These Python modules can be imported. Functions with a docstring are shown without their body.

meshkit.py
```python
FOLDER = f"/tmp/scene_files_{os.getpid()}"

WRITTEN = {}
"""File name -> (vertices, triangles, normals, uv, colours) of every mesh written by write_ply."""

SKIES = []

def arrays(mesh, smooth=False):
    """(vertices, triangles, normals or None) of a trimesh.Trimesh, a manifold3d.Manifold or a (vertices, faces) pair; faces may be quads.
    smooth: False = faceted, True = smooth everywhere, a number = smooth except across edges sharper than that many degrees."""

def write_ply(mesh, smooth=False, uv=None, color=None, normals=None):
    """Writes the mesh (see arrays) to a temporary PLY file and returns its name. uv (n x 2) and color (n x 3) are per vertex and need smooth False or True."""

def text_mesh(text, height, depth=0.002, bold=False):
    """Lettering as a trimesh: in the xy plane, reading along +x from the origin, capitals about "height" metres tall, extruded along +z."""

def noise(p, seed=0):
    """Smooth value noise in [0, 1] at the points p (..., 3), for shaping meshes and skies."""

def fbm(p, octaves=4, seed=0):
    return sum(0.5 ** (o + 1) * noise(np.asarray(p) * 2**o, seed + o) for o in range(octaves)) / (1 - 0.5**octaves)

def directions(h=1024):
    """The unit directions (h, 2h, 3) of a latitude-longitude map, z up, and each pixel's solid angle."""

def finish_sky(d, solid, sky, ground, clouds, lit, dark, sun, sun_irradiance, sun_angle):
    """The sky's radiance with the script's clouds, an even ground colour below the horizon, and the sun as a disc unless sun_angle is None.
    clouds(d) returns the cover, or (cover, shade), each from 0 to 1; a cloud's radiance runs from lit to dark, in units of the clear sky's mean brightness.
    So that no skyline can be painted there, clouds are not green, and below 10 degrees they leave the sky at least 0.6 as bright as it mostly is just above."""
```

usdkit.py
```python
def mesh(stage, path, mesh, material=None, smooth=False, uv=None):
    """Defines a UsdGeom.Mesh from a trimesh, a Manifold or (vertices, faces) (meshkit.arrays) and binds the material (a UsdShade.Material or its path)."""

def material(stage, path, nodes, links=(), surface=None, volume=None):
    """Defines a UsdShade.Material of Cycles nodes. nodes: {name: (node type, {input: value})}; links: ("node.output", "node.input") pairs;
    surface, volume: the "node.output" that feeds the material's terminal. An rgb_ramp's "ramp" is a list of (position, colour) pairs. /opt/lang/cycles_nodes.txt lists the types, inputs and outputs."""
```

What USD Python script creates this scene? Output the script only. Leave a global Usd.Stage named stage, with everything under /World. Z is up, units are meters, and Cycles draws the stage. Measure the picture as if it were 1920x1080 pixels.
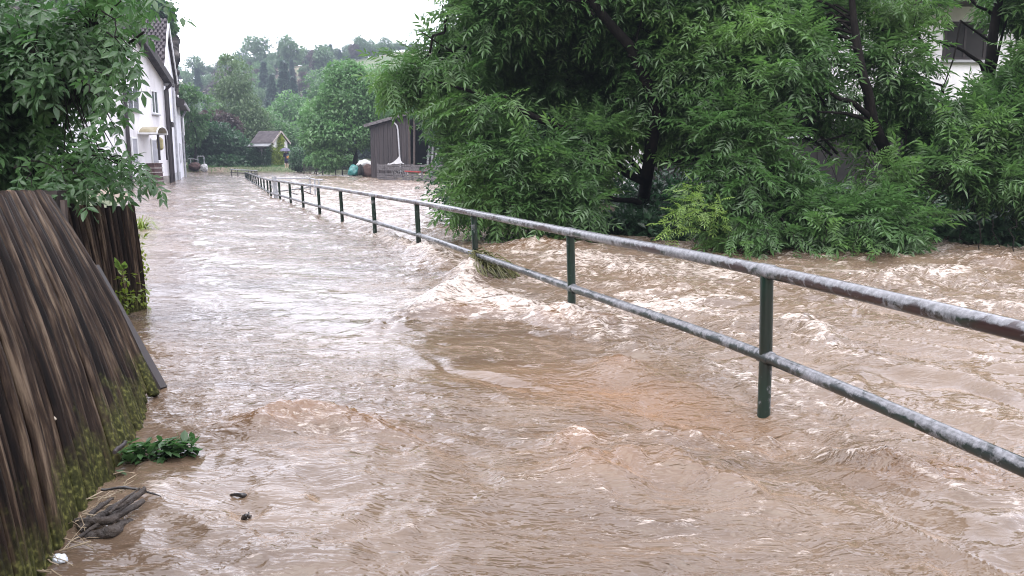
import math, random, numpy as np, trimesh, shapely, usdkit, manifold3d
from shapely.geometry import Polygon, LineString
from meshkit import noise, fbm
from pxr import Usd, UsdGeom, UsdLux, UsdShade, Gf, Sdf, Vt

stage = Usd.Stage.CreateInMemory()
UsdGeom.SetStageUpAxis(stage, UsdGeom.Tokens.z)
UsdGeom.SetStageMetersPerUnit(stage, 1.0)
UsdGeom.Xform.Define(stage, '/World'); UsdGeom.Scope.Define(stage, '/World/Looks')
rng = np.random.default_rng(7); random.seed(7)

# ------------------------------------------------------------------ camera, sky, sun, exposure
H, PITCH, F = 1.27, 0.159, 1500.0
cam = UsdGeom.Camera.Define(stage, '/World/camera')
cam.CreateHorizontalApertureAttr(36.0); cam.CreateVerticalApertureAttr(20.25)
cam.CreateFocalLengthAttr(36.0 * F / 1920); cam.CreateClippingRangeAttr(Gf.Vec2f(0.05, 3000))
cam.AddTranslateOp().Set(Gf.Vec3d(0, 0, H)); cam.AddRotateXOp().Set(90 - math.degrees(PITCH))
EXPOSURE = 2.32
cam.CreateExposureAttr(EXPOSURE)
SUN_EL, SUN_ROT = math.radians(58), math.radians(-150)
SKY_STRENGTH, SUN_INTENSITY = 0.10, 0.22
dome = UsdLux.DomeLight.Define(stage, '/World/sky')
CLOUD = 7.0
skym = usdkit.material(stage, '/World/Looks/overcast_sky', {
    'tc': ('texture_coordinate', {}),
    'sky': ('sky_texture', {'sky_type': 'single_scattering', 'sun_disc': False, 'sun_elevation': SUN_EL, 'sun_rotation': SUN_ROT}),
    'map': ('mapping', {'scale': (1.0, 1.0, 2.6)}),
    'n': ('noise_texture', {'scale': 1.7, 'detail': 5.0, 'roughness': 0.5, 'distortion': 0.3}),
    'cl': ('rgb_ramp', {'ramp': [(0.25, (0.85 * CLOUD, 0.85 * CLOUD, 1.01 * CLOUD)), (0.6, (0.99 * CLOUD, 0.98 * CLOUD, 1.08 * CLOUD))]}),
    'mix': ('mix', {'fac': 0.93}),
    'bg': ('background_shader', {'strength': SKY_STRENGTH})},
    [('tc.generated', 'map.vector'), ('map.vector', 'n.vector'), ('n.fac', 'cl.fac'), ('sky.color', 'mix.color1'), ('cl.color', 'mix.color2'), ('mix.color', 'bg.color')], surface='bg.background')
UsdShade.MaterialBindingAPI.Apply(dome.GetPrim()).Bind(skym)
dome.GetPrim().SetCustomDataByKey('kind', 'structure')
dome.GetPrim().SetCustomDataByKey('label', 'bright white overcast sky above the wooded valley')
sun = UsdLux.DistantLight.Define(stage, '/World/sun')
sun.CreateNormalizeAttr(True) if hasattr(sun, 'CreateNormalizeAttr') else None
sun.CreateIntensityAttr(SUN_INTENSITY); sun.CreateAngleAttr(80.0); sun.CreateColorAttr(Gf.Vec3f(1, 0.97, 0.93))
_d = (math.sin(SUN_ROT) * math.cos(SUN_EL), math.cos(SUN_ROT) * math.cos(SUN_EL), math.sin(SUN_EL))
sun.AddTransformOp().Set(Gf.Matrix4d(Gf.Rotation(Gf.Vec3d(0, 0, 1), Gf.Vec3d(*_d)), Gf.Vec3d(0, 0, 60)))

# ------------------------------------------------------------------ helpers
_c, _s = math.cos(PITCH), math.sin(PITCH)
def ray(px, py):
    u, v = (px - 960) / F, (540 - py) / F
    return np.array([u, _c + _s * v, -_s + _c * v])
def at(px, py, Y):
    d = ray(px, py); return np.array([0, 0, H]) + d * (Y / d[1])
def ground_at(px, py, z=0.0):
    d = ray(px, py); return np.array([0, 0, H]) + d * ((z - H) / d[2])
def onplane(px, py, p0, dr):
    """(distance along dr, height) where the sight line meets the vertical plane through p0 along dr."""
    d = ray(px, py); n = np.array([dr[1], -dr[0]])
    t = n @ np.array(p0[:2]) / (n @ d[:2]); q = np.array([0, 0, H]) + t * d
    return (q[:2] - np.array(p0[:2])) @ np.array(dr), q[2]
def nrm(v):
    v = np.asarray(v, float); return v / np.maximum(np.linalg.norm(v, axis=-1, keepdims=True), 1e-9)
used = {}
def numbered(path):
    k = used.get(path, -1) + 1; used[path] = k
    return path if k == 0 else f'{path}_{k:03d}'
def tag(o, label=None, cat=None, group=None, kind=None):
    o = o.GetPrim() if hasattr(o, 'GetPrim') else o
    for k, v in (('label', label), ('category', cat), ('group', group), ('kind', kind)):
        if v: o.SetCustomDataByKey(k, v)
    return o
def thing(name, label, cat, loc=(0, 0, 0), rz=0, group=None, kind=None):
    x = UsdGeom.Xform.Define(stage, numbered('/World/' + name))
    x.AddTranslateOp().Set(Gf.Vec3d(*map(float, loc))); x.AddRotateZOp().Set(float(rz))
    x.GetPrim().SetCustomDataByKey('origin', Gf.Vec3d(*map(float, loc)))
    return tag(x, label, cat, group, kind)
MATS = {}
def obj(name, mesh, mat, parent=None, smooth=False, local=False):
    """One Mesh prim; world coordinates given, shifted into the parent's frame (things are translated only, unless local)."""
    base = '/World' if parent is None else str(parent.GetPath())
    v, f = (np.array(mesh.vertices), np.array(mesh.faces)) if hasattr(mesh, 'vertices') else (np.asarray(mesh[0], float), np.asarray(mesh[1], int))
    if f.shape[1] == 4: f = np.vstack([f[:, [0, 1, 2]], f[:, [0, 2, 3]]])
    if parent is not None and not local:
        p = parent
        while p.GetPath().pathElementCount > 2: p = p.GetParent()
        o = p.GetCustomDataByKey('origin')
        if o is not None: v = v - np.array(o)
    return usdkit.mesh(stage, numbered(base + '/' + name), trimesh.Trimesh(v, f, process=False), MATS[mat], smooth=smooth).GetPrim()
def copy_of(src, name, loc, rz=0, scale=1.0, label=None, cat=None, group=None):
    x = UsdGeom.Xform.Define(stage, numbered('/World/' + name))
    x.GetPrim().GetReferences().AddInternalReference(src.GetPath())
    x.ClearXformOpOrder()
    x.AddTranslateOp().Set(Gf.Vec3d(*map(float, loc))); x.AddRotateZOp().Set(float(rz)); x.AddScaleOp().Set(Gf.Vec3f(scale if np.ndim(scale) else (scale,) * 3) if not np.ndim(scale) else Gf.Vec3f(*map(float, scale)))
    x.GetPrim().SetInstanceable(True)
    return tag(x, label, cat, group)
cat_ = trimesh.util.concatenate
def box(c, size, R=None):
    m = trimesh.creation.box(size)
    if R is not None:
        T = np.eye(4); T[:3, :3] = R; m.apply_transform(T)
    m.apply_translation(c); return m
def frame(dx):
    """rotation with x along the horizontal direction dx"""
    d = nrm([dx[0], dx[1], 0]); return np.array([[d[0], -d[1], 0], [d[1], d[0], 0], [0, 0, 1.0]])
def beam(a, b, w, h, up=(0, 0, 1)):
    a, b = np.asarray(a, float), np.asarray(b, float); x = nrm(b - a)
    y = nrm(np.cross(up, x)); z = np.cross(x, y)
    return box((a + b) / 2, (np.linalg.norm(b - a), w, h), np.column_stack([x, y, z]))
def tube(pts, r, n=8, cap=True):
    pts = np.asarray(pts, float); r = np.broadcast_to(np.asarray(r, float), len(pts))
    t = nrm(np.gradient(pts, axis=0)); ref = np.array([0.13, 0.31, 0.94])
    if abs(t.mean(0) @ ref) > 0.85 * np.linalg.norm(t.mean(0)): ref = np.array([0.95, 0.2, 0.1])
    a = nrm(np.cross(t, ref)); b = np.cross(t, a)
    th = np.linspace(0, 2 * np.pi, n, endpoint=False)
    v = (pts[:, None] + r[:, None, None] * (np.cos(th)[None, :, None] * a[:, None] + np.sin(th)[None, :, None] * b[:, None])).reshape(-1, 3)
    i = np.arange(len(pts) - 1)[:, None] * n; j = np.arange(n)[None]; k = (j + 1) % n
    f = np.stack([i + j, i + k, i + n + k, i + n + j], -1).reshape(-1, 4)
    f = np.vstack([f[:, [0, 2, 1]], f[:, [0, 3, 2]]])
    if cap:
        v = np.vstack([v, pts[:1], pts[-1:]]); q = np.arange(n); q2 = (q + 1) % n; L = (len(pts) - 1) * n
        f = np.vstack([f, np.stack([np.full(n, len(v) - 2), q2, q], 1)[:, [0, 2, 1]], np.stack([np.full(n, len(v) - 1), L + q, L + q2], 1)[:, [0, 2, 1]]])
    return trimesh.Trimesh(v, f, process=False)
def bend(a, b, sag=0.1, n=6, seed=0, rough=0.05):
    a, b = np.asarray(a, float), np.asarray(b, float); t = np.linspace(0, 1, n)[:, None]
    p = a + (b - a) * t; L = np.linalg.norm(b - a)
    p[:, 2] += sag * L * 4 * (t * (1 - t))[:, 0]
    r = np.random.default_rng(seed); p[1:-1] += r.normal(0, rough * L / 2, (n - 2, 3)); return p
def sheet(nu, nv):
    i = np.arange(nu - 1)[:, None] * nv; j = np.arange(nv - 1)[None]
    return np.stack([i + j, i + nv + j, i + nv + j + 1, i + j + 1], -1).reshape(-1, 4)
def rough(mesh, amp, scale, seed=0):
    v = np.array(mesh.vertices); n = np.array(mesh.vertex_normals)
    mesh.vertices = v + n * ((fbm(v * scale, 3, seed) - 0.5) * 2 * amp)[:, None]; return mesh

# ------------------------------------------------------------------ materials
def mat(name, nodes, links, surface='p.BSDF', **k):
    MATS[name] = usdkit.material(stage, '/World/Looks/' + name, nodes, links, surface=surface, **k)
def simple(name, c1, c2, scale=4.0, rgh=0.6, bump=0.0, bscale=None, stretch=(1, 1, 1), detail=5.0, pos=(0.35, 0.65), spec=0.5, metallic=0.0, bdist=0.02):
    nodes = {'g': ('geometry', {}), 'm': ('mapping', {'scale': stretch}), 'n': ('noise_texture', {'scale': scale, 'detail': detail, 'roughness': 0.6}),
             'r': ('rgb_ramp', {'ramp': [(pos[0], c1), (pos[1], c2)]}), 'p': ('principled_bsdf', {'roughness': rgh, 'specular_ior_level': spec, 'metallic': metallic})}
    links = [('g.position', 'm.vector'), ('m.vector', 'n.vector'), ('n.fac', 'r.fac'), ('r.color', 'p.base_color')]
    if bump:
        nodes['n2'] = ('noise_texture', {'scale': bscale or scale * 3, 'detail': 5.0, 'roughness': 0.65}); nodes['b'] = ('bump', {'strength': bump, 'distance': bdist})
        links += [('m.vector', 'n2.vector'), ('n2.fac', 'b.height'), ('b.normal', 'p.normal')]
    mat(name, nodes, links)
def leafmat(name, dark, mid, light, rgh=0.42, trans=0.3, clump=0.9, spec=0.5):
    """leaf colour: one tone per leaf, older and younger growth in clumps, some light passing through"""
    mat(name, {'g': ('geometry', {}), 'n': ('noise_texture', {'scale': clump, 'detail': 2.0}),
        'mr': ('map_range', {'from_min': 0.3, 'from_max': 0.7, 'to_min': -0.28, 'to_max': 0.34}),
        'ad': ('math', {'math_type': 'add'}), 'r': ('rgb_ramp', {'ramp': [(0.0, dark), (0.5, mid), (0.85, light), (1.0, light)]}),
        'p': ('principled_bsdf', {'roughness': rgh, 'specular_ior_level': spec}), 't': ('translucent_bsdf', {}), 'h': ('hsv', {'saturation': 1.1, 'value': 1.5}), 'x': ('mix_closure', {'fac': trans})},
        [('g.position', 'n.vector'), ('n.fac', 'mr.value'), ('g.random_per_island', 'ad.value1'), ('mr.result', 'ad.value2'), ('ad.value', 'r.fac'), ('r.color', 'p.base_color'),
         ('r.color', 'h.color'), ('h.color', 't.color'), ('p.BSDF', 'x.closure1'), ('t.BSDF', 'x.closure2')], surface='x.closure')
leafmat('ash_leaf', (0.046, 0.098, 0.028), (0.108, 0.200, 0.050), (0.23, 0.33, 0.075), clump=0.8)
leafmat('elder_leaf', (0.034, 0.076, 0.025), (0.070, 0.145, 0.042), (0.16, 0.26, 0.055), clump=1.6)
leafmat('yellow_leaf', (0.13, 0.21, 0.05), (0.22, 0.32, 0.08), (0.34, 0.42, 0.12), clump=3.0)
leafmat('walnut_leaf', (0.07, 0.145, 0.05), (0.13, 0.23, 0.085), (0.22, 0.32, 0.12), clump=0.35)
leafmat('birch_leaf', (0.06, 0.10, 0.04), (0.11, 0.165, 0.07), (0.17, 0.23, 0.10), clump=0.4)
leafmat('copper_leaf', (0.03, 0.022, 0.02), (0.065, 0.042, 0.038), (0.10, 0.07, 0.055), clump=0.5)
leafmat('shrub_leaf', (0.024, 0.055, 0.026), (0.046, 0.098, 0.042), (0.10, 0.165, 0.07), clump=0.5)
leafmat('hedge_leaf', (0.055, 0.115, 0.04), (0.10, 0.18, 0.065), (0.17, 0.26, 0.09), clump=0.5)
leafmat('hill_leaf', (0.06, 0.105, 0.05), (0.10, 0.16, 0.075), (0.17, 0.22, 0.10), clump=0.06)
leafmat('spruce_leaf', (0.018, 0.038, 0.026), (0.03, 0.058, 0.038), (0.05, 0.085, 0.05), clump=0.06)
leafmat('ivy_leaf', (0.13, 0.18, 0.025), (0.24, 0.28, 0.04), (0.36, 0.38, 0.08), clump=1.2)
leafmat('dry_grass', (0.10, 0.10, 0.035), (0.20, 0.20, 0.07), (0.34, 0.31, 0.14), clump=6.0)
simple('bark', (0.003, 0.0024, 0.002), (0.0105, 0.008, 0.0066), 14, 0.85, 0.6, 40, (1, 1, 0.25), spec=0.15)
simple('ground_soil', (0.06, 0.075, 0.03), (0.13, 0.12, 0.07), 0.35, 0.9, 0.4, 6)
simple('grass', (0.06, 0.11, 0.03), (0.12, 0.17, 0.05), 2, 0.8)
simple('render_white', (0.4224, 0.4032, 0.4096), (0.624, 0.608, 0.616), 0.9, 0.85, 0.1, 30, (1, 1, .35), 8, (0.30, 0.52))
simple('render_cool', (0.4224, 0.4224, 0.448), (0.608, 0.608, 0.64), 0.9, 0.85, 0.1, 30, (1, 1, .35), 8, (0.30, 0.52))
simple('render_grey', (0.2376, 0.2376, 0.2508), (0.33, 0.33, 0.3366), 1.0, 0.85)
simple('plinth', (0.1848, 0.165, 0.1452), (0.2772, 0.2508, 0.2244), 2, 0.85)
simple('roof_tile', (0.03267, 0.02723, 0.03086), (0.07623, 0.06534, 0.06897), 3.0, 0.75, 0.2, spec=0.2)
simple('red_tile', (0.1584, 0.04224, 0.02376), (0.2218, 0.07392, 0.04224), 3.0, 0.7)
simple('eave_wood', (0.00726, 0.00462, 0.00462), (0.0165, 0.0099, 0.00924), 6, 0.6)
simple('grey_roof', (0.0924, 0.09702, 0.1016), (0.1571, 0.1617, 0.1663), 2, 0.6)
simple('pipe_brown', (0.008712, 0.005544, 0.007128), (0.01584, 0.0103, 0.01188), 5, 0.4)
simple('pipe_grey', (0.2508, 0.2508, 0.264), (0.363, 0.363, 0.3762), 5, 0.4)
simple('frame_white', (0.56, 0.56, 0.568), (0.64, 0.64, 0.64), 5, 0.4)
simple('pane_dark', (0.035, 0.04, 0.045), (0.07, 0.075, 0.085), 1.5, 0.06, spec=0.6)
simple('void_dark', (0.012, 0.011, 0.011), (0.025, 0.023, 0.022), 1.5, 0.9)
simple('shutter_grey', (0.2376, 0.2376, 0.264), (0.3036, 0.3036, 0.33), 3, 0.7)
simple('canopy_plastic', (0.2772, 0.2376, 0.1452), (0.3696, 0.33, 0.2376), 3, 0.35)
simple('yellow_paint', (0.2376, 0.198, 0.0792), (0.3036, 0.264, 0.132), 6, 0.5)
simple('brick_red', (0.0396, 0.0198, 0.0198), (0.0924, 0.0429, 0.0396), 8, 0.85)
simple('step_stone', (0.198, 0.1716, 0.1584), (0.3036, 0.264, 0.2442), 5, 0.8)
simple('rock', (0.02475, 0.02228, 0.02079), (0.099, 0.08415, 0.07669), 0.6, 0.9, 0.8, 2.0, (1, 1, 1), 8, bdist=0.3)
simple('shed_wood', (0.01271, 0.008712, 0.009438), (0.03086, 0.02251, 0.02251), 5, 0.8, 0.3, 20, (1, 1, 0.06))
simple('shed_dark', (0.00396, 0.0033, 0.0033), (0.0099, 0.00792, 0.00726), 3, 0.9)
simple('grey_board', (0.04488, 0.0396, 0.04118), (0.1109, 0.1003, 0.103), 8, 0.85, 0.3, 20)
simple('post_wood', (0.02376, 0.01584, 0.01386), (0.05148, 0.03564, 0.0297), 8, 0.8)
simple('white_cloth', (0.2805, 0.2805, 0.2805), (0.4151, 0.4039, 0.3983), 3, 0.8, 0.3, 6)
simple('teal_plastic', (0.00924, 0.0924, 0.08778), (0.02772, 0.1571, 0.1432), 3, 0.35, 0.3, 6)
simple('red_paint', (0.198, 0.0198, 0.0198), (0.3168, 0.0462, 0.0363), 5, 0.4)
simple('crate_red', (0.05148, 0.0099, 0.00792), (0.09504, 0.0198, 0.01584), 5, 0.6)
simple('stripe_light', (0.132, 0.132, 0.1386), (0.2244, 0.2244, 0.231), 5, 0.7)
simple('net_grey', (0.198, 0.1914, 0.1914), (0.3036, 0.297, 0.297), 9, 0.8, 0.5, 30)
simple('rust_brown', (0.0363, 0.01634, 0.01452), (0.0726, 0.0363, 0.02904), 4, 0.8)
simple('galvanised', (0.2244, 0.231, 0.2508), (0.3432, 0.3498, 0.3696), 12, 0.4, metallic=0.3)
simple('dark_rail', (0.0099, 0.01188, 0.01109), (0.0396, 0.0396, 0.0396), 12, 0.4)
simple('coat_blue', (0.00792, 0.0066, 0.0297), (0.0198, 0.0165, 0.066), 8, 0.7)
simple('umbrella_cloth', (0.02, 0.018, 0.05), (0.06, 0.055, 0.10), 4, 0.45)
simple('skin', (0.45, 0.28, 0.21), (0.52, 0.34, 0.26), 10, 0.5)
simple('hair_brown', (0.05, 0.025, 0.012), (0.09, 0.05, 0.025), 30, 0.5)
simple('trousers_black', (0.010, 0.010, 0.012), (0.02, 0.02, 0.022), 8, 0.8)
simple('bag_orange', (0.42, 0.17, 0.04), (0.55, 0.26, 0.08), 8, 0.6)
simple('drift_bark', (0.01271, 0.008712, 0.006534), (0.04719, 0.03449, 0.02541), 16, 0.55, 0.9, 50, (1, 1, 1))
simple('drift_black', (0.006, 0.005, 0.005), (0.014, 0.012, 0.011), 12, 0.35)
simple('straw', (0.1584, 0.1188, 0.0726), (0.2772, 0.2244, 0.1518), 10, 0.7)
simple('shell', (0.297, 0.2442, 0.1782), (0.4092, 0.363, 0.2904), 60, 0.35)
simple('plastic_white', (0.4092, 0.4356, 0.462), (0.528, 0.5412, 0.5544), 20, 0.2)
# wet wooden slats: brown wood, pale dry streaks, green moss where the splashing water reaches
mat('slat_wood', {'g': ('geometry', {}), 'oi': ('object_info', {}), 'gr': ('attribute', {'attribute': 'grain'}),
    'm': ('mapping', {'scale': (1.0, 1.0, 0.07)}), 'n': ('noise_texture', {'scale': 42.0, 'detail': 6.0, 'roughness': 0.65}),
    'r': ('rgb_ramp', {'ramp': [(0.36, (0.003, 0.002, 0.0016)), (0.5, (0.0155, 0.0098, 0.0072)), (0.58, (0.038, 0.0250, 0.0165)), (0.70, (0.118, 0.086, 0.059))]}),
    'rn': ('map_range', {'to_min': -0.10, 'to_max': 0.09}), 'ad': ('math', {'math_type': 'add'}),
    'n3': ('noise_texture', {'scale': 3.0, 'detail': 6.0, 'roughness': 0.7, 'distortion': 0.4}), 'sx': ('separate_xyz', {}),
    'mz': ('map_range', {'from_min': 0.02, 'from_max': 0.58, 'to_min': 0.20, 'to_max': -0.30}), 'ad2': ('math', {'math_type': 'add'}),
    'mf': ('map_range', {'from_min': 0.50, 'from_max': 0.66, 'to_min': 0.0, 'to_max': 0.85, 'clamp': True}),
    'n4': ('noise_texture', {'scale': 60.0, 'detail': 4.0}), 'mr': ('rgb_ramp', {'ramp': [(0.3, (0.008, 0.010, 0.003)), (0.52, (0.036, 0.038, 0.011)), (0.70, (0.135, 0.135, 0.04))]}),
    'mx': ('mix', {}), 'n5': ('noise_texture', {'scale': 120.0, 'detail': 5.0, 'roughness': 0.7}), 'b': ('bump', {'strength': 0.7, 'distance': 0.006}),
    'p': ('principled_bsdf', {'roughness': 0.5, 'specular_ior_level': 0.06})},
    [('gr.vector', 'm.vector'), ('m.vector', 'n.vector'), ('oi.random', 'rn.value'), ('n.fac', 'ad.value1'), ('rn.result', 'ad.value2'), ('ad.value', 'r.fac'),
     ('g.position', 'n3.vector'), ('g.position', 'sx.vector'), ('sx.z', 'mz.value'), ('mz.result', 'ad2.value1'), ('n3.fac', 'ad2.value2'), ('ad2.value', 'mf.value'),
     ('g.position', 'n4.vector'), ('n4.fac', 'mr.fac'), ('mf.result', 'mx.fac'), ('r.color', 'mx.color1'), ('mr.color', 'mx.color2'), ('mx.color', 'p.base_color'),
     ('m.vector', 'n5.vector'), ('n5.fac', 'b.height'), ('b.normal', 'p.normal')])
# old railing paint: dark green, worn to pale grey primer and zinc where the weather reaches, most on upper faces
def railmat(name, top, base, under, rough_=0.22):
    """top: how much of the upper face has lost its paint; base: how much of the rest"""
    mat(name, {'g': ('geometry', {}), 'n': ('noise_texture', {'scale': 11.0, 'detail': 8.0, 'roughness': 0.70, 'distortion': 0.4}), 'n0': ('noise_texture', {'scale': 2.6, 'detail': 4.0}),
        'sx': ('separate_xyz', {}), 'mz': ('map_range', {'range_type': 'smoothstep', 'from_min': -0.15, 'from_max': 0.75, 'to_min': base, 'to_max': top}),
        'a1': ('math', {'math_type': 'add'}), 'ml': ('map_range', {'from_min': 0.3, 'from_max': 0.7, 'to_min': -0.13, 'to_max': 0.13}), 'a2': ('math', {'math_type': 'add'}),
        'st': ('map_range', {'from_min': 0.47, 'from_max': 0.56, 'clamp': True}), 'dk': ('rgb_ramp', {'ramp': [(0.42, under), (0.58, (0.0035, 0.0115, 0.0078))]}),
        'lt': ('rgb_ramp', {'ramp': [(0.3, (0.04, 0.04, 0.041)), (0.5, (0.105, 0.106, 0.112)), (0.7, (0.20, 0.20, 0.215))]}), 'n2': ('noise_texture', {'scale': 38.0, 'detail': 6.0, 'roughness': 0.7}), 'mx': ('mix', {}),
        'b': ('bump', {'strength': 0.25, 'distance': 0.0015}), 'p': ('principled_bsdf', {'roughness': rough_})},
        [('g.position', 'n.vector'), ('g.position', 'n0.vector'), ('g.normal', 'sx.vector'), ('sx.z', 'mz.value'), ('n.fac', 'a1.value1'), ('mz.result', 'a1.value2'), ('n0.fac', 'ml.value'),
         ('a1.value', 'a2.value1'), ('ml.result', 'a2.value2'), ('a2.value', 'st.value'), ('n0.fac', 'dk.fac'), ('g.position', 'n2.vector'), ('n2.fac', 'lt.fac'),
         ('st.result', 'mx.fac'), ('dk.color', 'mx.color1'), ('lt.color', 'mx.color2'), ('mx.color', 'p.base_color'), ('n2.fac', 'b.height'), ('b.normal', 'p.normal')])
railmat('rail_paint', 0.15, -0.03, (0.013, 0.006, 0.0055))
railmat('rail_paint_low', 0.12, -0.06, (0.006, 0.009, 0.008))
railmat('post_paint', -0.09, -0.13, (0.004, 0.008, 0.006))
# muddy flood water: silt-brown, glossy, foam from the mesh's own foam values
mat('flood_water', {'g': ('geometry', {}), 'fo': ('attribute', {'attribute': 'foam'}), 'si': ('attribute', {'attribute': 'silt'}), 'oc': ('attribute', {'attribute': 'ochre'}), 'mo': ('mix', {'color2': (0.130, 0.067, 0.030)}), 'fb': ('math', {'math_type': 'subtract', 'value2': 0.5}), 'fc': ('math', {'math_type': 'absolute'}), 'fd': ('map_range', {'from_min': 0.0, 'from_max': 0.10, 'to_min': 0.42, 'to_max': -0.14}), 'fe': ('math', {'math_type': 'add'}), 'nf2': ('noise_texture', {'scale': 7.0, 'detail': 6.0, 'roughness': 0.68, 'distortion': 2.2}), 'rp': ('attribute', {'attribute': 'ripple'}),
    'm': ('mapping', {'rotation': (0, 0, 0.75), 'scale': (0.42, 1.25, 1.0)}),
    'n1': ('noise_texture', {'scale': 8.0, 'detail': 3.0, 'roughness': 0.55, 'distortion': 0.9}), 'n2': ('noise_texture', {'scale': 24.0, 'detail': 1.5, 'roughness': 0.5, 'distortion': 1.2}),
    'd1': ('math', {'math_type': 'multiply', 'value2': 0.046}), 'b1': ('bump', {'strength': 1.0, 'distance': 1.0}), 'd2': ('math', {'math_type': 'multiply', 'value2': 0.012}), 'b2': ('bump', {'strength': 1.0, 'distance': 1.0}),
    'h1': ('math', {'math_type': 'multiply'}), 'h2': ('math', {'math_type': 'multiply'}),
    'ns': ('noise_texture', {'scale': 1.6, 'detail': 5.0, 'roughness': 0.6, 'distortion': 0.7}), 'as': ('math', {'math_type': 'add'}),
    'col': ('rgb_ramp', {'ramp': [(0.12, (0.042, 0.030, 0.023)), (0.42, (0.078, 0.053, 0.035)), (0.72, (0.120, 0.085, 0.058))]}),
    'nf': ('noise_texture', {'scale': 15.0, 'detail': 7.0, 'roughness': 0.72, 'distortion': 1.5}), 'nfm': ('map_range', {'from_min': 0.28, 'from_max': 0.72, 'to_min': -0.5, 'to_max': 0.5}),
    'fa': ('math', {'math_type': 'add'}), 'ff': ('map_range', {'from_min': 0.52, 'from_max': 1.05, 'to_min': 0.0, 'to_max': 0.9, 'clamp': True}),
    'mx': ('mix', {'color2': (0.42, 0.365, 0.32)}), 'rg': ('map_range', {'to_min': 0.035, 'to_max': 0.5}),
    'p': ('principled_bsdf', {'ior': 1.46, 'specular_ior_level': 0.5})},
    [('g.position', 'm.vector'), ('m.vector', 'n1.vector'), ('m.vector', 'n2.vector'), ('m.vector', 'nf.vector'), ('m.vector', 'ns.vector'),
     ('n1.fac', 'h1.value1'), ('rp.fac', 'h1.value2'), ('n2.fac', 'h2.value1'), ('rp.fac', 'h2.value2'),
     ('h1.value', 'd1.value1'), ('d1.value', 'b1.height'), ('h2.value', 'd2.value1'), ('d2.value', 'b2.height'), ('b1.normal', 'b2.normal'), ('b2.normal', 'p.normal'),
     ('ns.fac', 'as.value1'), ('si.fac', 'as.value2'), ('as.value', 'col.fac'), ('nf.fac', 'nfm.value'), ('m.vector', 'nf2.vector'), ('nf2.fac', 'fb.value1'), ('fb.value', 'fc.value1'), ('fc.value', 'fd.value'), ('nfm.result', 'fe.value1'), ('fd.result', 'fe.value2'), ('fe.value', 'fa.value1'), ('fo.fac', 'fa.value2'), ('fa.value', 'ff.value'),
     ('ff.result', 'mx.fac'), ('col.color', 'mo.color1'), ('oc.fac', 'mo.fac'), ('mo.color', 'mx.color1'), ('mx.color', 'p.base_color'), ('ff.result', 'rg.value'), ('rg.result', 'p.roughness')])

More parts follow.
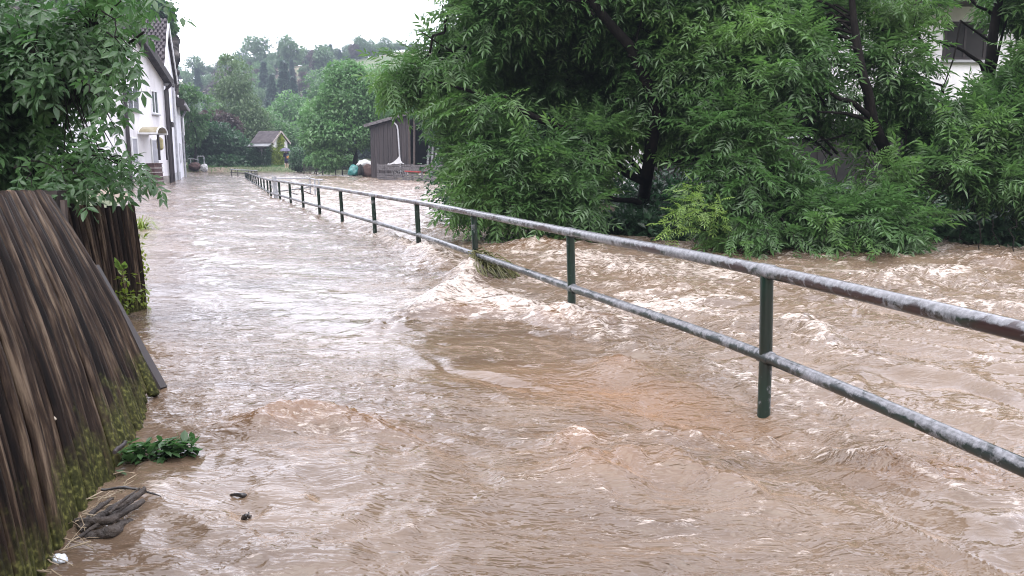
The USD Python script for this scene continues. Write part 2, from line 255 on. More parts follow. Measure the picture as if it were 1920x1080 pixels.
# ------------------------------------------------------------------ ground, hill, water
WET = Polygon([(-1.0, -12), (-1.2, -2), (-1.75, 1), (-2.9, 4.6), (-3.75, 7), (-5.2, 10), (-12.5, 28), (-18.6, 35.5), (-18.7, 44), (-23.7, 58), (-32, 78), (-27, 84), (-20, 81), (-17.5, 72),
               (-10.5, 61), (-3.6, 44), (-1.6, 25), (-0.8, 16), (0.2, 14), (3, 13.2), (8, 13.4), (20, 14.2), (45, 15), (45, -12)])
def ground_z(x, y):
    sh = np.asarray(x).shape; p = shapely.points(np.ravel(x), np.ravel(y)); inside = shapely.contains(WET, p); d = shapely.distance(WET.boundary, p)
    d = np.where(inside, -d, d).reshape(sh)
    land = 0.32 + 0.1 * np.clip((d - 2) / 20, 0, 1) + 0.5 * np.clip((y - 60) / 60, 0, 1)
    z = -0.55 + (land + 0.55) * np.clip((d + 0.5) / 1.6, 0, 1) ** 1.0
    far = np.clip((y + 0.25 * x - 120) / 150, 0, 1); far = far * far * (3 - 2 * far)
    hill = far * (33 + 7 * (noise(np.stack([x / 60, y / 60, x * 0], -1), 3) - 0.5) + 5 * (fbm(np.stack([x / 18, y / 18, x * 0], -1), 3, 5) - 0.5)) * (0.97 + 0.10 * np.clip((x + 60) / 90, -0.6, 1.2))
    rr = np.hypot(x - 5, np.minimum(y - 5, 0)); side = np.clip((rr - 42) / 95, 0, 1); side = side * side * (3 - 2 * side) * np.clip((75 - y) / 70, 0, 1)   # the valley's other slopes, behind and beside the camera
    hill = hill + side * (46 + 14 * (fbm(np.stack([x / 25, y / 25, x * 0], -1), 3, 15) - 0.5))
    return z + hill + np.where(d > 1, 0.10 * (fbm(np.stack([x * 0.6, y * 0.6, x * 0], -1), 3, 9) - 0.5), 0)
gx = np.concatenate([-np.geomspace(60, 700, 40)[::-1], np.linspace(-58, 58, 170), np.geomspace(60, 700, 40)])
gy = np.concatenate([-np.geomspace(62, 700, 25)[::-1], np.linspace(-60, -8, 16), np.linspace(-6, 90, 150), np.geomspace(92, 900, 110)])
X, Y = np.meshgrid(gx, gy, indexing='ij')
gm = (np.stack([X, Y, ground_z(X, Y)], -1).reshape(-1, 3), sheet(len(gx), len(gy)))
mat('ground_soil', {'g': ('geometry', {}), 'n': ('noise_texture', {'scale': 0.09, 'detail': 6.0, 'roughness': 0.65}), 'n2': ('noise_texture', {'scale': 1.3, 'detail': 6.0}),
    'r': ('rgb_ramp', {'ramp': [(0.36, (0.055, 0.085, 0.03)), (0.5, (0.10, 0.115, 0.055)), (0.58, (0.20, 0.15, 0.115)), (0.72, (0.26, 0.19, 0.155))]}), 'r2': ('rgb_ramp', {'ramp': [(0.3, (0.6, 0.6, 0.6)), (0.7, (1.1, 1.1, 1.1))]}),
    'mx': ('mix', {'mix_type': 'multiply', 'fac': 1.0}), 'b': ('bump', {'strength': 0.5, 'distance': 0.3}), 'p': ('principled_bsdf', {'roughness': 0.9})},
    [('g.position', 'n.vector'), ('g.position', 'n2.vector'), ('n.fac', 'r.fac'), ('n2.fac', 'r2.fac'), ('r.color', 'mx.color1'), ('r2.color', 'mx.color2'), ('mx.color', 'p.base_color'), ('n2.fac', 'b.height'), ('b.normal', 'p.normal')])
tag(obj('ground', gm, 'ground_soil', smooth=True), 'grassy banks and scrubby brown and green hillside around the flood', kind='structure')

# railing line: post tops (x pixel, top y pixel) seen in order, 2.32 m apart along the lane
PX = [(1438, 507), (1069, 438), (888, 398), (781, 380), (699, 366), (638, 355.5), (596, 349), (566, 346.5), (542.5, 342.5), (522.5, 340), (506, 337)]
POSTS = []
for k in range(23):
    Yk = 4.09 + 2.32 * k
    if k < len(PX): p = at(PX[k][0], PX[k][1], Yk)
    else:
        p = at(411 + 2600 / Yk, 300, Yk); p[2] = np.interp(Yk, [27.3, 36.5, 55.2], [0.555, 0.51, 0.44])
    POSTS.append(p)
POSTS = np.array(POSTS); POSTS[:, 2] = np.convolve(np.pad(POSTS[:, 2], 1, mode='edge'), [0.25, 0.5, 0.25], 'valid')
first = POSTS[0] + np.array([0.53, -2.29, 0.02]); POSTS = np.vstack([first + (first - POSTS[0]) * 1.0, first, POSTS])    # two more towards and past the camera

def seg_dist(x, y, pts):
    """distance to a polyline and the parameter along it"""
    ls = shapely.LineString(pts); p = shapely.points(np.ravel(x), np.ravel(y))
    return shapely.distance(ls, p).reshape(x.shape), (shapely.line_locate_point(ls, p) / ls.length).reshape(x.shape)
RAIL = [tuple(q[:2]) for q in POSTS]
railx = lambda y: np.interp(y, POSTS[:, 1], POSTS[:, 0])
t = np.arange(-0.98, 1.001, 0.0030); yy = np.exp(np.arange(math.log(0.9), math.log(150), 0.0056))
T, YY = np.meshgrid(t, yy, indexing='ij'); WX, WY = T * (YY + 3.2), YY - 0.6
P2 = lambda sx, sy, rot=0.0, off=0: np.stack([(WX * math.cos(rot) - WY * math.sin(rot)) * sx, (WX * math.sin(rot) + WY * math.cos(rot)) * sy, WX * 0 + off], -1)
river = 1 / (1 + np.exp(-(WX - railx(WY)) / 0.35))            # 0 over the lane, 1 over the river
nearlow = 1 / (1 + np.exp((WY - 4.6 - 0.5 * (WX + 1)) / 0.6))  # the near part, where the flow crosses the lane
wx = (fbm(P2(0.9, 0.9, 0, 3), 3, 21) - 0.5) * 0.8; wy = (fbm(P2(0.9, 0.9, 0, 8), 3, 22) - 0.5) * 0.8
def warped(sx, sy, rot, seed, octv=3):
    c, s = math.cos(rot), math.sin(rot); a, b = WX + wx, WY + wy
    return fbm(np.stack([(a * c - b * s) * sx, (a * s + b * c) * sy, a * 0], -1), octv, seed)
swell = warped(0.75, 1.1, 0.7, 31) - 0.5
chop = 1 - np.abs(warped(2.2, 3.4, 0.7, 32, 3) - 0.5) * 2.6
fine = (np.abs(warped(4.2, 7.5, 0.75, 33, 4) - 0.5) * 2.0 - 0.3) * -0.75 + (np.abs(warped(2.4, 9.0, 0.35, 37, 3) - 0.5) * 2.0 - 0.3) * -0.5
turb = np.clip(0.25 + 0.75 * river + 0.35 * nearlow, 0, 1)
farcalm = 1 / (1 + np.exp((WY - 30) / 10)) * 0.45 + 0.55
t2 = np.clip((turb - 0.25) / 0.75, 0, 1)
h = swell * (0.06 + 0.15 * t2) + (chop - 0.5) * (0.014 + 0.062 * t2) * farcalm + fine * (0.019 + 0.044 * t2)
h *= 0.85 * (1 + 1.1 * np.clip((WY - 11) / 14, 0, 1) * (1 - river)); h -= np.average(h, weights=np.exp(-((WX / 4) ** 2 + ((WY - 7) / 5) ** 2)))
edge = 0 * h
foam = np.clip((chop - 0.86) * 4.5, 0, 1) * (0.10 + 0.75 * turb) + np.clip((warped(1.3, 2.6, 0.75, 35, 4) - 0.55) * 3, 0, 1) * turb * 0.65
foam += 0.14 * river * (1 - nearlow) - 0.10 * nearlow
silt = np.zeros_like(h); ripple = 0.26 + 0.74 * turb
def bump_at(px, py, r, amp, fo=0.0, si=0.0, ar=1.0, rot=0.0):
    global h, foam, silt
    q = ground_at(px, py); c, s = math.cos(rot), math.sin(rot)
    a, b = (WX - q[0]) * c + (WY - q[1]) * s, -(WX - q[0]) * s + (WY - q[1]) * c
    g = np.exp(-((a / (r * ar)) ** 2 + (b / r) ** 2)); h = h + amp * g * (0.7 + 0.9 * (fine + 0.3)); foam = foam + fo * g; silt = silt + si * g
def ridge_px(pts, w, amp, fo, si=0.0, fade=True):
    global h, foam, silt
    q = [ground_at(*p)[:2] for p in pts]; d, tt = seg_dist(WX, WY, q)
    g = np.exp(-(d / w) ** 2) * (np.sin(np.pi * np.clip(tt, 0.04, 0.96)) ** 0.5 if fade else 1); h = h + amp * g * (0.55 + 1.6 * (fine + 0.25)); foam = foam + fo * g; silt = silt + si * g
# the jump at the third post: water piling over the kerb and breaking white towards the lane
ridge_px([(905, 500), (870, 540), (800, 582), (725, 612)], 0.17, 0.095, 0.45)
bump_at(980, 575, 0.60, 0.0, 0.46, 0, 2.0, -.4); bump_at(850, 560, 0.42, 0.02, 0.34, 0, 1.6, -.6)
ridge_px([(900, 540), (1000, 590), (1085, 610), (1180, 640)], 0.26, 0.06, 0.55)
ridge_px([(790, 470), (840, 500), (880, 505)], 0.2, 0.07, 0.6)
ridge_px([(690, 430), (770, 470), (850, 490)], 0.16, 0.10, 0.55)
ridge_px([(630, 405), (690, 428)], 0.18, 0.06, 0.45)
bump_at(880, 520, 0.26, 0.10, 0.5); bump_at(930, 590, 0.22, 0.07, 0.1, -0.3); bump_at(1040, 610, 0.2, 0.08, 0.1, -0.35); bump_at(850, 590, 0.22, 0.07, 0.2, -0.3)
bump_at(1085, 600, 0.13, 0.07, 0.45); bump_at(1125, 612, 0.13, 0.09, 0.0, -0.4); ridge_px([(1130, 655), (1180, 660), (1230, 668)], 0.09, 0.045, 0.5); bump_at(1160, 690, 0.14, 0.06, 0.0, -0.3)
ridge_px([(930, 460), (1050, 475), (1200, 520), (1330, 560)], 0.45, 0.05, 0.35); bump_at(1020, 465, 0.4, 0.09, 0.0, -0.4, 1.6)
ridge_px([(1210, 560), (1340, 600), (1480, 640)], 0.3, 0.05, 0.30); ridge_px([(1480, 600), (1560, 655), (1640, 660)], 0.12, 0.04, 0.5)
ridge_px([(1600, 540), (1750, 520), (1900, 545)], 0.35, 0.09, 0.35); bump_at(1880, 500, 0.4, 0.12, 0.1, -0.2)
# standing waves near the first post
ridge_px([(1180, 830), (1260, 805), (1350, 800), (1440, 800)], 0.11, 0.05, 0.30, -0.15); ridge_px([(1455, 800), (1530, 810), (1620, 850), (1700, 880)], 0.07, 0.045, 0.5); ridge_px([(1440, 798), (1400, 830), (1340, 870)], 0.06, 0.03, 0.35); bump_at(1432, 790, 0.07, 0.06, 0.5)
bump_at(1440, 800, 0.45, -0.12, 0.0); bump_at(1130, 885, 0.16, 0.07, 0.05, -0.3, 1.4); bump_at(1095, 818, 0.11, 0.035, 0.22, -0.3); ridge_px([(1000, 840), (1060, 830), (1110, 815)], 0.10, 0.035, 0.18, -0.2)
ridge_px([(1090, 870), (1230, 860), (1330, 900), (1450, 940)], 0.1, 0.05, 0.15, -0.15); ridge_px([(500, 810), (570, 790), (680, 800), (800, 830)], 0.13, 0.05, 0.10, -0.25); bump_at(520, 800, 0.16, 0.06, 0.05, -0.3, 1.5)
bump_at(1200, 740, 0.35, -0.02, -0.5, -0.4, 2.2, -0.5); bump_at(310, 930, 0.1, 0.02, 0.4); bump_at(1750, 880, 0.2, 0.05, 0.0, -0.3, 1.6)
for k in range(2, 16):                                                                                     # a bow wave at every post
    q = POSTS[k]; dd = np.hypot(WX - q[0] - 0.05, WY - q[1] + 0.06); foam += np.exp(-(dd / 0.16) ** 2) * 0.35; h += 0.03 * np.exp(-(dd / 0.09) ** 2)
foam += np.exp(-(seg_dist(WX, WY, [ground_at(*p)[:2] for p in [(640, 405), (560, 375), (500, 355)]])[0] / 0.5) ** 2) * 0.25
foam += (1 - river) * np.clip((WY - 12) / 25, 0, 1) * np.clip((warped(1.1, 1.6, 0.2, 41, 3) - 0.5) * 3, 0, 1) * 0.5
ripple = ripple * np.clip(0.30 + 1.45 * (warped(0.55, 1.3, 0.6, 43, 3) - 0.5) * 2.2 + 0.62, 0.32, 1.5) * (0.85 + 1.7 * np.clip((WY - 8) / 12, 0, 1) * (1 - river) + 0.4 * np.clip((WY - 6) / 14, 0, 1) * river)
ochre = np.clip(-silt * 1.6, 0, 0.8); silt = np.clip(silt, 0, 1) + 0.42 * (turb - 0.72) + 0.10 * nearlow
lane_up = np.clip((WY - 6) / 8, 0, 1) * (1 - river) * 0.05
wm = (np.stack([WX, WY, h + lane_up], -1).reshape(-1, 3), sheet(len(t), len(yy)))
wm = (wm[0], wm[1][:, ::1])
w = obj('flood_water', wm, 'flood_water', smooth=True)
for nme, arr in (('foam', foam), ('silt', silt), ('ripple', ripple), ('ochre', ochre)):
    UsdGeom.PrimvarsAPI(UsdGeom.Mesh(w)).CreatePrimvar(nme, Sdf.ValueTypeNames.FloatArray, 'vertex').Set(Vt.FloatArray.FromNumpy(np.clip(arr, -1, 0.78 if nme == 'foam' else 1.5).astype(np.float32).ravel()))
tag(w, 'fast brown flood water with white foam covering the lane and river', kind='structure')
def water_z(x, y):
    i = np.argmin(np.hypot(WX - x, WY - y)); return float((h + lane_up).ravel()[i])
#SPLIT
# ------------------------------------------------------------------ foliage tools
def pinnate(pairs, L, ll, lw, droop, seed, quad=False):
    """a compound leaf along +x: thin stalk, pairs of leaflets and one at the end. Real length L."""
    r = np.random.default_rng(seed); V, Fc = [], []
    def spine(s): return np.array([s * L, 0, -droop * L * s * s])
    def leaflet(base, ang, k, side):
        d = np.array([math.cos(ang), math.sin(ang), -0.28 + r.normal(0, 0.14)]); d /= np.linalg.norm(d)
        sd = nrm(np.cross([0, 0, 1], d)); up = np.cross(d, sd); l, w = ll * k * r.uniform(.88, 1.1), lw * k * r.uniform(.88, 1.1)
        sag = -0.10 * l; n0 = len(V)
        if quad:
            V.extend([base, base + d * l * .38 + sd * w / 2 + up * w * .16, base + d * l * .38 - sd * w / 2 + up * w * .16, base + d * l * .72 + sd * w * .33 + up * (w * .1 + sag * .4), base + d * l * .72 - sd * w * .33 + up * (w * .1 + sag * .4), base + d * l + up * sag, base + d * l * .4, base + d * l * .72 + up * sag * .4])
            Fc.extend([[n0 + a for a in q] for q in ((0, 6, 1), (0, 2, 6), (1, 6, 7), (1, 7, 3), (2, 7, 6), (2, 4, 7), (3, 7, 5), (7, 4, 5))])
        else:
            V.extend([base, base + d * l * .45 + sd * w / 2 + up * w * .2, base + d * l + up * sag, base + d * l * .45 - sd * w / 2 + up * w * .2]); Fc.extend([[n0, n0 + 2, n0 + 1], [n0, n0 + 3, n0 + 2]])
    for i in range(pairs):
        s = 0.25 + 0.66 * i / max(1, pairs - 1)
        for side in (-1, 1): leaflet(spine(s), side * math.radians(r.uniform(48, 66)), 1 - 0.25 * abs(i / pairs - .45), side)
    leaflet(spine(0.95), 0, 1.05, 1)
    n0 = len(V); w = L * 0.006
    for s in (0, .5, .97): V.extend([spine(s) + [0, w, 0], spine(s) - [0, w, 0]])
    Fc.extend([[n0, n0 + 1, n0 + 3], [n0, n0 + 3, n0 + 2], [n0 + 2, n0 + 3, n0 + 5], [n0 + 2, n0 + 5, n0 + 4]])
    return np.array(V), np.array(Fc)
def orient(dirs, roll=None, r=rng):
    """rotation matrices whose x axis follows dirs and whose z axis is as upright as it can be, rolled a little"""
    x = nrm(dirs); up = np.array([0, 0, 1.0]) + r.normal(0, 0.35, x.shape); y = nrm(np.cross(up, x)); z = np.cross(x, y)
    return np.stack([x, y, z], -1)
def scatter(variants, pos, dirs, scale, r):
    """one mesh of leaves; returns list of per-leaf (v, f) lazily as arrays"""
    R = orient(dirs, r=r); vi = r.integers(0, len(variants), len(pos)); V, Fc, n = [], [], 0
    for k, (tv, tf) in enumerate(variants):
        m = vi == k
        if not m.any(): continue
        v = np.einsum('nij,vj->nvi', R[m], tv) * scale[m][:, None, None] + pos[m][:, None]
        f = tf[None] + (np.arange(m.sum()) * len(tv))[:, None, None] + n
        V.append(v.reshape(-1, 3)); Fc.append(f.reshape(-1, 3)); n += m.sum() * len(tv)
    return np.vstack(V), np.vstack(Fc)
ASH = [pinnate(5, 0.36, 0.14, 0.037, d, s) for d, s in ((.15, 1), (.35, 2), (.55, 3), (.25, 4))]
ELD = [pinnate(3, 0.25, 0.105, 0.042, d, s, True) for d, s in ((.2, 11), (.45, 12), (.7, 13), (.35, 14))]
SMALL = [pinnate(5, 0.26, 0.10, 0.022, d, s) for d, s in ((.3, 21), (.6, 22))]
def crown_points(ells, spacing, seed, gap=0.42, gs=1.0, keep=None):
    """jittered points in a union of ellipsoids, thinned by noise so that gaps and clumps form; also returns outward directions"""
    r = np.random.default_rng(seed); out, dr = [], []
    for (c, rad) in ells:
        c, rad = np.asarray(c, float), np.broadcast_to(np.asarray(rad, float), 3)
        n = int(4.19 * rad.prod() / spacing ** 3)
        d = nrm(r.normal(size=(n, 3))); q = r.uniform(0, 1, n) ** (1 / 2.6)
        p = c + d * q[:, None] * rad * (0.85 + 0.35 * noise(d * 2.3 + c, seed))[:, None]
        out.append(p); dr.append(d * (0.4 + 0.6 * q[:, None]))
    p, d = np.vstack(out), np.vstack(dr); ok = fbm(p * gs, 2, seed) > gap
    if keep is not None: ok &= keep(p)
    return p[ok], d[ok]
def twigs(pts, limbs, seed, hubs=40, r_hub=0.022, r_twig=0.006, anchor_pull=0.0):
    """thin branches that carry the leaf clusters: limb > hub branch > twig"""
    r = np.random.default_rng(seed); L = np.vstack(limbs); hub = pts[r.choice(len(pts), min(hubs, len(pts)), False)]; m = []
    for i, q in enumerate(hub):
        a = L[np.argmin(np.linalg.norm(L - q, axis=1) + 0.5 * np.maximum(0, L[:, 2] - q[2]))]
        m.append(tube(bend(a + [0, 0, -.25 * min(1, abs(q[2] - a[2]) + np.hypot(*(q - a)[:2]) * .5) * (a[2] > 1.2)], q, r.uniform(-.04, .16), 6, seed + i, .11), np.linspace(r_hub, r_twig * 1.2, 6), 5, False))
    hp = np.vstack([np.linspace(L[np.argmin(np.linalg.norm(L - q, axis=1))], q, 5)[1:] for q in hub])
    for i, q in enumerate(pts[::2]):
        a = hp[np.argmin(np.linalg.norm(hp - q, axis=1))]
        m.append(tube(bend(a, q, 0.03, 4, seed + 500 + i), np.linspace(r_twig * 1.3, r_twig * 0.5, 4), 3, False))
    return cat_(m)
def split_leaves(v, f, nper_list=None): pass
def compound_tree(name, label, cat, base, limbs, radii, ells, seed, leafset, leafm, spacing, per, lscale, gap, gs=1.0, single=200, hubs=50, keep=None, group=None, down=0.15, r_hub=0.022):
    """a tree with explicit limbs and crown masses; the leaves nearest the camera are parts of their own"""
    r = np.random.default_rng(seed); tr = thing(name, label, cat, base, group=group)
    for i, (l, rd) in enumerate(zip(limbs, radii)):
        l = np.asarray(l, float); k = np.linspace(0, len(l) - 1, len(l) * 4); ls = np.stack([np.interp(k, np.arange(len(l)), l[:, j]) for j in range(3)], 1)
        ls[1:-1] += (fbm(np.stack([k * 0.9, k * 0 + i, k * 0 + seed], -1), 3, 7)[1:-1, None] - 0.5) * 0.12
        limbs[i] = ls
        obj('trunk' if i == 0 else 'limb', tube(ls, np.linspace(rd[0], rd[1], len(ls)), 9), 'bark', tr, smooth=True)
    p, d = crown_points(ells, spacing, seed, gap, gs, keep)
    tag(obj('branches', twigs(p, limbs, seed, hubs, r_hub=r_hub), 'bark', tr), kind='stuff')
    pos = np.repeat(p, per, 0) + r.normal(0, 0.06 * lscale, (len(p) * per, 3)); dd = np.repeat(d, per, 0) * 0.7 + r.normal(0, 0.6, (len(p) * per, 3)) + [0, 0, -down]
    dd[:, 1] -= 0.12; sc = lscale * r.uniform(0.6, 1.3, len(pos))
    order = np.argsort(np.linalg.norm(pos - [0, 0, H], axis=1) * (1 + 0.4 * (np.abs(pos[:, 0] / pos[:, 1]) > 0.65) + 0.4 * ((pos[:, 2] - H) / pos[:, 1] > 0.22)))
    lone, rest = order[:single], order[single:]
    for i in lone: obj('leaf', scatter(leafset, pos[i:i + 1], dd[i:i + 1], sc[i:i + 1], r), leafm, tr)
    tag(obj('crown', scatter(leafset, pos[rest], dd[rest], sc[rest], r), leafm, tr), kind='stuff')
    return tr
def leaf_cloud(ells, n, size, seed, gap=0.40, gs=0.6, shell=0.45, down=0.3):
    """leaf-sized faces through crown masses, more of them towards the outside, for trees some way off"""
    r = np.random.default_rng(seed); vol = np.array([np.prod(np.broadcast_to(e[1], 3)) ** (2 / 3) for e in ells]); cnt = (n * vol / vol.sum()).astype(int); P, D = [], []
    for (c, rad), m in zip(ells, cnt):
        c, rad = np.asarray(c, float), np.broadcast_to(np.asarray(rad, float), 3); d = nrm(r.normal(size=(m, 3))); q = shell + (1 - shell) * r.uniform(0, 1, m) ** 0.6
        q = q * (0.72 + 0.55 * fbm(d * 2.0 + c * 0.37, 3, seed)); P.append(c + d * q[:, None] * rad); D.append(d)
    P, D = np.vstack(P), np.vstack(D); ok = fbm(P * gs, 3, seed + 3) > gap; P, D = P[ok], D[ok]
    x = nrm(D * 0.6 + r.normal(0, 0.7, P.shape) + [0, 0, -down]); R = orient(x, r=r); s = size * r.uniform(0.6, 1.35, len(P))
    tv = np.array([[0, 0, 0], [.5, .3, .07], [1, 0, -.12], [.5, -.3, .07]]); v = np.einsum('nij,vj->nvi', R, tv) * s[:, None, None] + P[:, None]
    f = np.array([[0, 2, 1], [0, 3, 2]])[None] + (np.arange(len(P)) * 4)[:, None, None]
    return v.reshape(-1, 3), f.reshape(-1, 3)
def cloud_tree(name, label, cat, base, ells, n, size, leafm, seed, trunk=None, r0=0.15, gap=0.40, gs=0.6, group=None, down=0.3):
    tr = thing(name, label, cat, base, group=group); b = np.asarray(base, float)
    tops = trunk if trunk is not None else [[b - [0, 0, .3], np.mean([np.asarray(e[0]) for e in ells], 0)]]
    for i, l in enumerate(tops): obj('trunk' if i == 0 else 'limb', tube(bend(l[0], l[1], 0.0, 7, seed + i, 0.06), np.linspace(r0 if i == 0 else r0 * .5, r0 * .25, 7), 7), 'bark', tr, smooth=True)
    obj('crown', leaf_cloud(ells, n, size, seed, gap, gs, down=down), leafm, tr)
    return tr
def E_(px, py, Yd, rpx, rpy, depth):
    """crown mass centred on a sight line at distance Yd: radii given as seen, and a depth in metres"""
    return at(px, py, Yd), (rpx / F * Yd, depth, rpy / F * Yd)

# ------------------------------------------------------------------ railing
RH = 0.45
rl = thing('railing', 'long dark green metal railing with worn pale top rail standing in the flood', 'railing', (POSTS[2][0], POSTS[2][1], -0.4))
def smooth_line(p, m=6):
    from scipy.interpolate import PchipInterpolator
    k = np.arange(len(p)); q = np.linspace(0, len(p) - 1, (len(p) - 1) * m + 1); return np.stack([PchipInterpolator(k, p[:, j])(q) for j in range(3)], 1)
obj('top_rail', tube(smooth_line(POSTS), 0.035, 20), 'rail_paint', rl, smooth=40)
low = POSTS.copy(); low[:, 2] -= np.interp(np.arange(len(low)), [0, 6, 24], [0.455, 0.45, 0.40]); low[:, 0] += 0.018
obj('lower_rail', tube(smooth_line(low), 0.032, 20), 'rail_paint_low', rl, smooth=40)
for k, q in enumerate(POSTS):
    hh = q[2] + 0.45; lean = np.array([0.028, 0.0, 0])
    pt = np.array([q + [0, 0, 0.0], q - [0, 0, .45] + lean * .6, q - [0, 0, hh] + lean])
    po = obj('post', tube(pt, 0.034, 16), 'post_paint', rl, smooth=40)
    if 1 <= k <= 8:
        t_ = nrm(POSTS[min(k + 1, 24)] - POSTS[max(k - 1, 0)])
        obj('weld_collar', tube([low[k] - t_ * .05, low[k] - t_ * .044, low[k] + t_ * .044, low[k] + t_ * .05], [.033, .038, .038, .033], 16), 'rail_paint_low', rl, smooth=40)
        obj('weld_collar', tube([q - t_ * .06, q - t_ * .052, q + t_ * .052, q + t_ * .06], [.036, .0395, .0395, .036], 16), 'rail_paint', rl, smooth=40)
q = POSTS[-1]; br = thing('bridge_railing', 'short low metal railing crossing at the far end of the long railing', 'railing', (q[0], q[1], -0.2))
a, b, c = at(432, 317.5, 60), at(482, 320.5, 57), at(458, 319, 58.5)
obj('top_rail', tube([a, c, b], .04, 8), 'galvanised', br); obj('lower_rail', tube([a - [0, 0, .22], b - [0, 0, .22]], .03, 8), 'dark_rail', br)
for px in (434, 446, 466, 472, 478, 482):
    s = (px - 432) / 50; p = a + (b - a) * s; obj('post', tube([p, p - [0, 0, .75]], .035, 6), 'dark_rail', br)
p0 = at(514, 334.5, 26.4); fb = thing('footbridge_handrail', 'thin pale galvanised handrail frame of the drowned footbridge beyond the long railing', 'handrail', (p0[0], p0[1], -0.3))
p1, p2 = at(581, 334.3, 29.6), at(590, 336.5, 28.6)
obj('gate_post', tube([p0 + [0, 0, .06], p0 - [-.05, 0, .85]], .075, 12), 'galvanised', fb, smooth=40)
obj('top_bar', tube([p0, p1], .022, 8), 'galvanised', fb); obj('top_bar', tube([p1, p2, p2 + [.35, -.2, -.01]], .022, 8), 'galvanised', fb)
obj('lower_bar', tube([at(512, 360, 26.4), at(541, 356.5, 27.7), at(583, 350.5, 29.6)], .02, 8), 'dark_rail', fb)
obj('post', tube([p1, p1 - [0, 0, .75]], .025, 8), 'galvanised', fb); obj('post', tube([p2, p2 - [0, 0, .75]], .03, 8), 'galvanised', fb); obj('post', tube([p2 + [.0, .6, -.02], p2 + [0, .6, -.75]], .025, 8), 'galvanised', fb)
obj('brace', tube([at(560, 354, 28.6), at(588, 366, 28.6)], .018, 6), 'rust_brown', fb); obj('brace', tube([at(508, 345, 26.4), at(517, 363, 26.4)], .016, 6), 'galvanised', fb); obj('brace', tube([at(546, 361, 27.5), at(559, 366, 27.9)], .016, 6), 'dark_rail', fb)

# ------------------------------------------------------------------ slat fences
def slat(p_top, p_bot, nrm_, width, bow, seed, n=5):
    r = np.random.default_rng(seed); s = np.linspace(0, 1, n); width = width * r.uniform(.94, 1.03); c = p_top + (p_bot - p_top) * s[:, None] + nrm_ * (bow * np.sin(np.pi * s))[:, None]
    ax = nrm(p_bot - p_top); sd = nrm(np.cross(ax, nrm_)); c = c + sd * (r.normal(0, 0.003, n))[:, None]
    th = np.radians([-90, -52, -18, 18, 52, 90]); w = width / 2; prof = [(math.sin(a) * w, max(0.0, math.cos(a)) * w * 1.0) for a in th]
    V = np.array([[ci + sd * x + nrm_ * y for x, y in prof] for ci in c]).reshape(-1, 3); m = len(prof); Fc = []
    for i in range(n - 1):
        for j in range(m - 1): Fc.append([i * m + j, (i + 1) * m + j, (i + 1) * m + j + 1, i * m + j + 1])
        Fc.append([i * m + m - 1, (i + 1) * m + m - 1, (i + 1) * m, i * m])
    Fc = np.array(Fc); tri = np.vstack([Fc[:, [0, 1, 2]], Fc[:, [0, 2, 3]]])
    caps = [[0, j, j + 1] for j in range(1, m - 1)] + [[(n - 1) * m, (n - 1) * m + j + 1, (n - 1) * m + j] for j in range(1, m - 1)]
    tm = trimesh.Trimesh(V, np.vstack([tri, caps]), process=False); L = np.linalg.norm(p_bot - p_top)
    tm.metadata['sv'] = np.stack([np.tile(np.arange(m) * width / 4.0, n) + seed * 1.7, np.full(n * m, seed * 0.9), np.repeat(s * L, m)], 1); return tm
def slat_obj(parent, tm):
    o = usdkit.mesh(stage, numbered(str(parent.GetPath()) + '/slat'), trimesh.Trimesh(tm.vertices - np.array(parent.GetCustomDataByKey('origin')), tm.faces, process=False), MATS['slat_wood'], smooth=True)
    UsdGeom.PrimvarsAPI(o).CreatePrimvar('grain', Sdf.ValueTypeNames.Float3Array, 'vertex').Set(Vt.Vec3fArray.FromNumpy(tm.metadata['sv'].astype(np.float32))); return o
lf = thing('slat_fence', 'leaning near fence panel of dark half-round slats, mossy at its kicked-out foot', 'fence', (-2.2, 3.6, 0))
topA, topB = np.array([-1.30, 1.30, 1.06]), at(76, 365, 4.6); botA, botB = np.array([-1.24, 1.50, -0.10]), ground_at(276, 740, 0.0)
def panel_top(s): p = topA + (topB - topA) * s; p[2] = np.interp(s, [0, .66, 1], [1.05, 1.112, topB[2]]); return p
def panel_bot(s):
    x = np.interp(s, [0, .42, .72, 1], [-1.22, ground_at(100, 1050)[0], ground_at(222, 868)[0], botB[0]]); y = np.interp(s, [0, .42, .72, 1], [1.45, ground_at(100, 1050)[1], ground_at(222, 868)[1], botB[1]])
    return np.array([x, y, np.interp(s, [0, .5, .9, 1], [-0.16, -0.10, -.04, 0.03])])
NS = 42
for i in range(NS):
    s = (i + .5) / NS; a, b = panel_top(s), panel_bot(s); a2, b2 = panel_top(min(1, s + .01)), panel_bot(min(1, s + .01))
    if s > .92: a = a + [0, 0, -0.02 * (s - .92) / .08]
    n_ = nrm(np.cross(nrm(b - a), nrm((a2 + b2) - (a + b)))); n_ = n_ if n_[0] > 0 else -n_
    w = np.linalg.norm((panel_bot((i + 1) / NS) + panel_top((i + 1) / NS) - panel_bot(i / NS) - panel_top(i / NS))) / 2
    r = np.random.default_rng(900 + i); jut = nrm(b - a) * r.normal(0, .024)
    # slight kink at the top where the panel still hangs from its rail
    slat_obj(lf, slat(a + n_ * (.010 * (i % 2) + r.normal(0, .004)) + jut * .4, b + n_ * (.012 * (i % 2) + r.normal(0, .006)) + jut, n_, w * 0.97, 0.035 + r.normal(0, .006), i, 6))
for k, s0 in enumerate((0.22, 0.72)):
    pts = [panel_top(s) * (1 - s0) + panel_bot(s) * s0 - np.array([0.045, 0.01, -.0]) for s in np.linspace(0, 1.0, 9)]
    obj('cross_rail', tube(pts, .022, 6), 'post_wood', lf)
obj('batten', beam(at(178, 500, 4.75), at(306, 729, 4.35), .04, .032), 'eave_wood', lf)
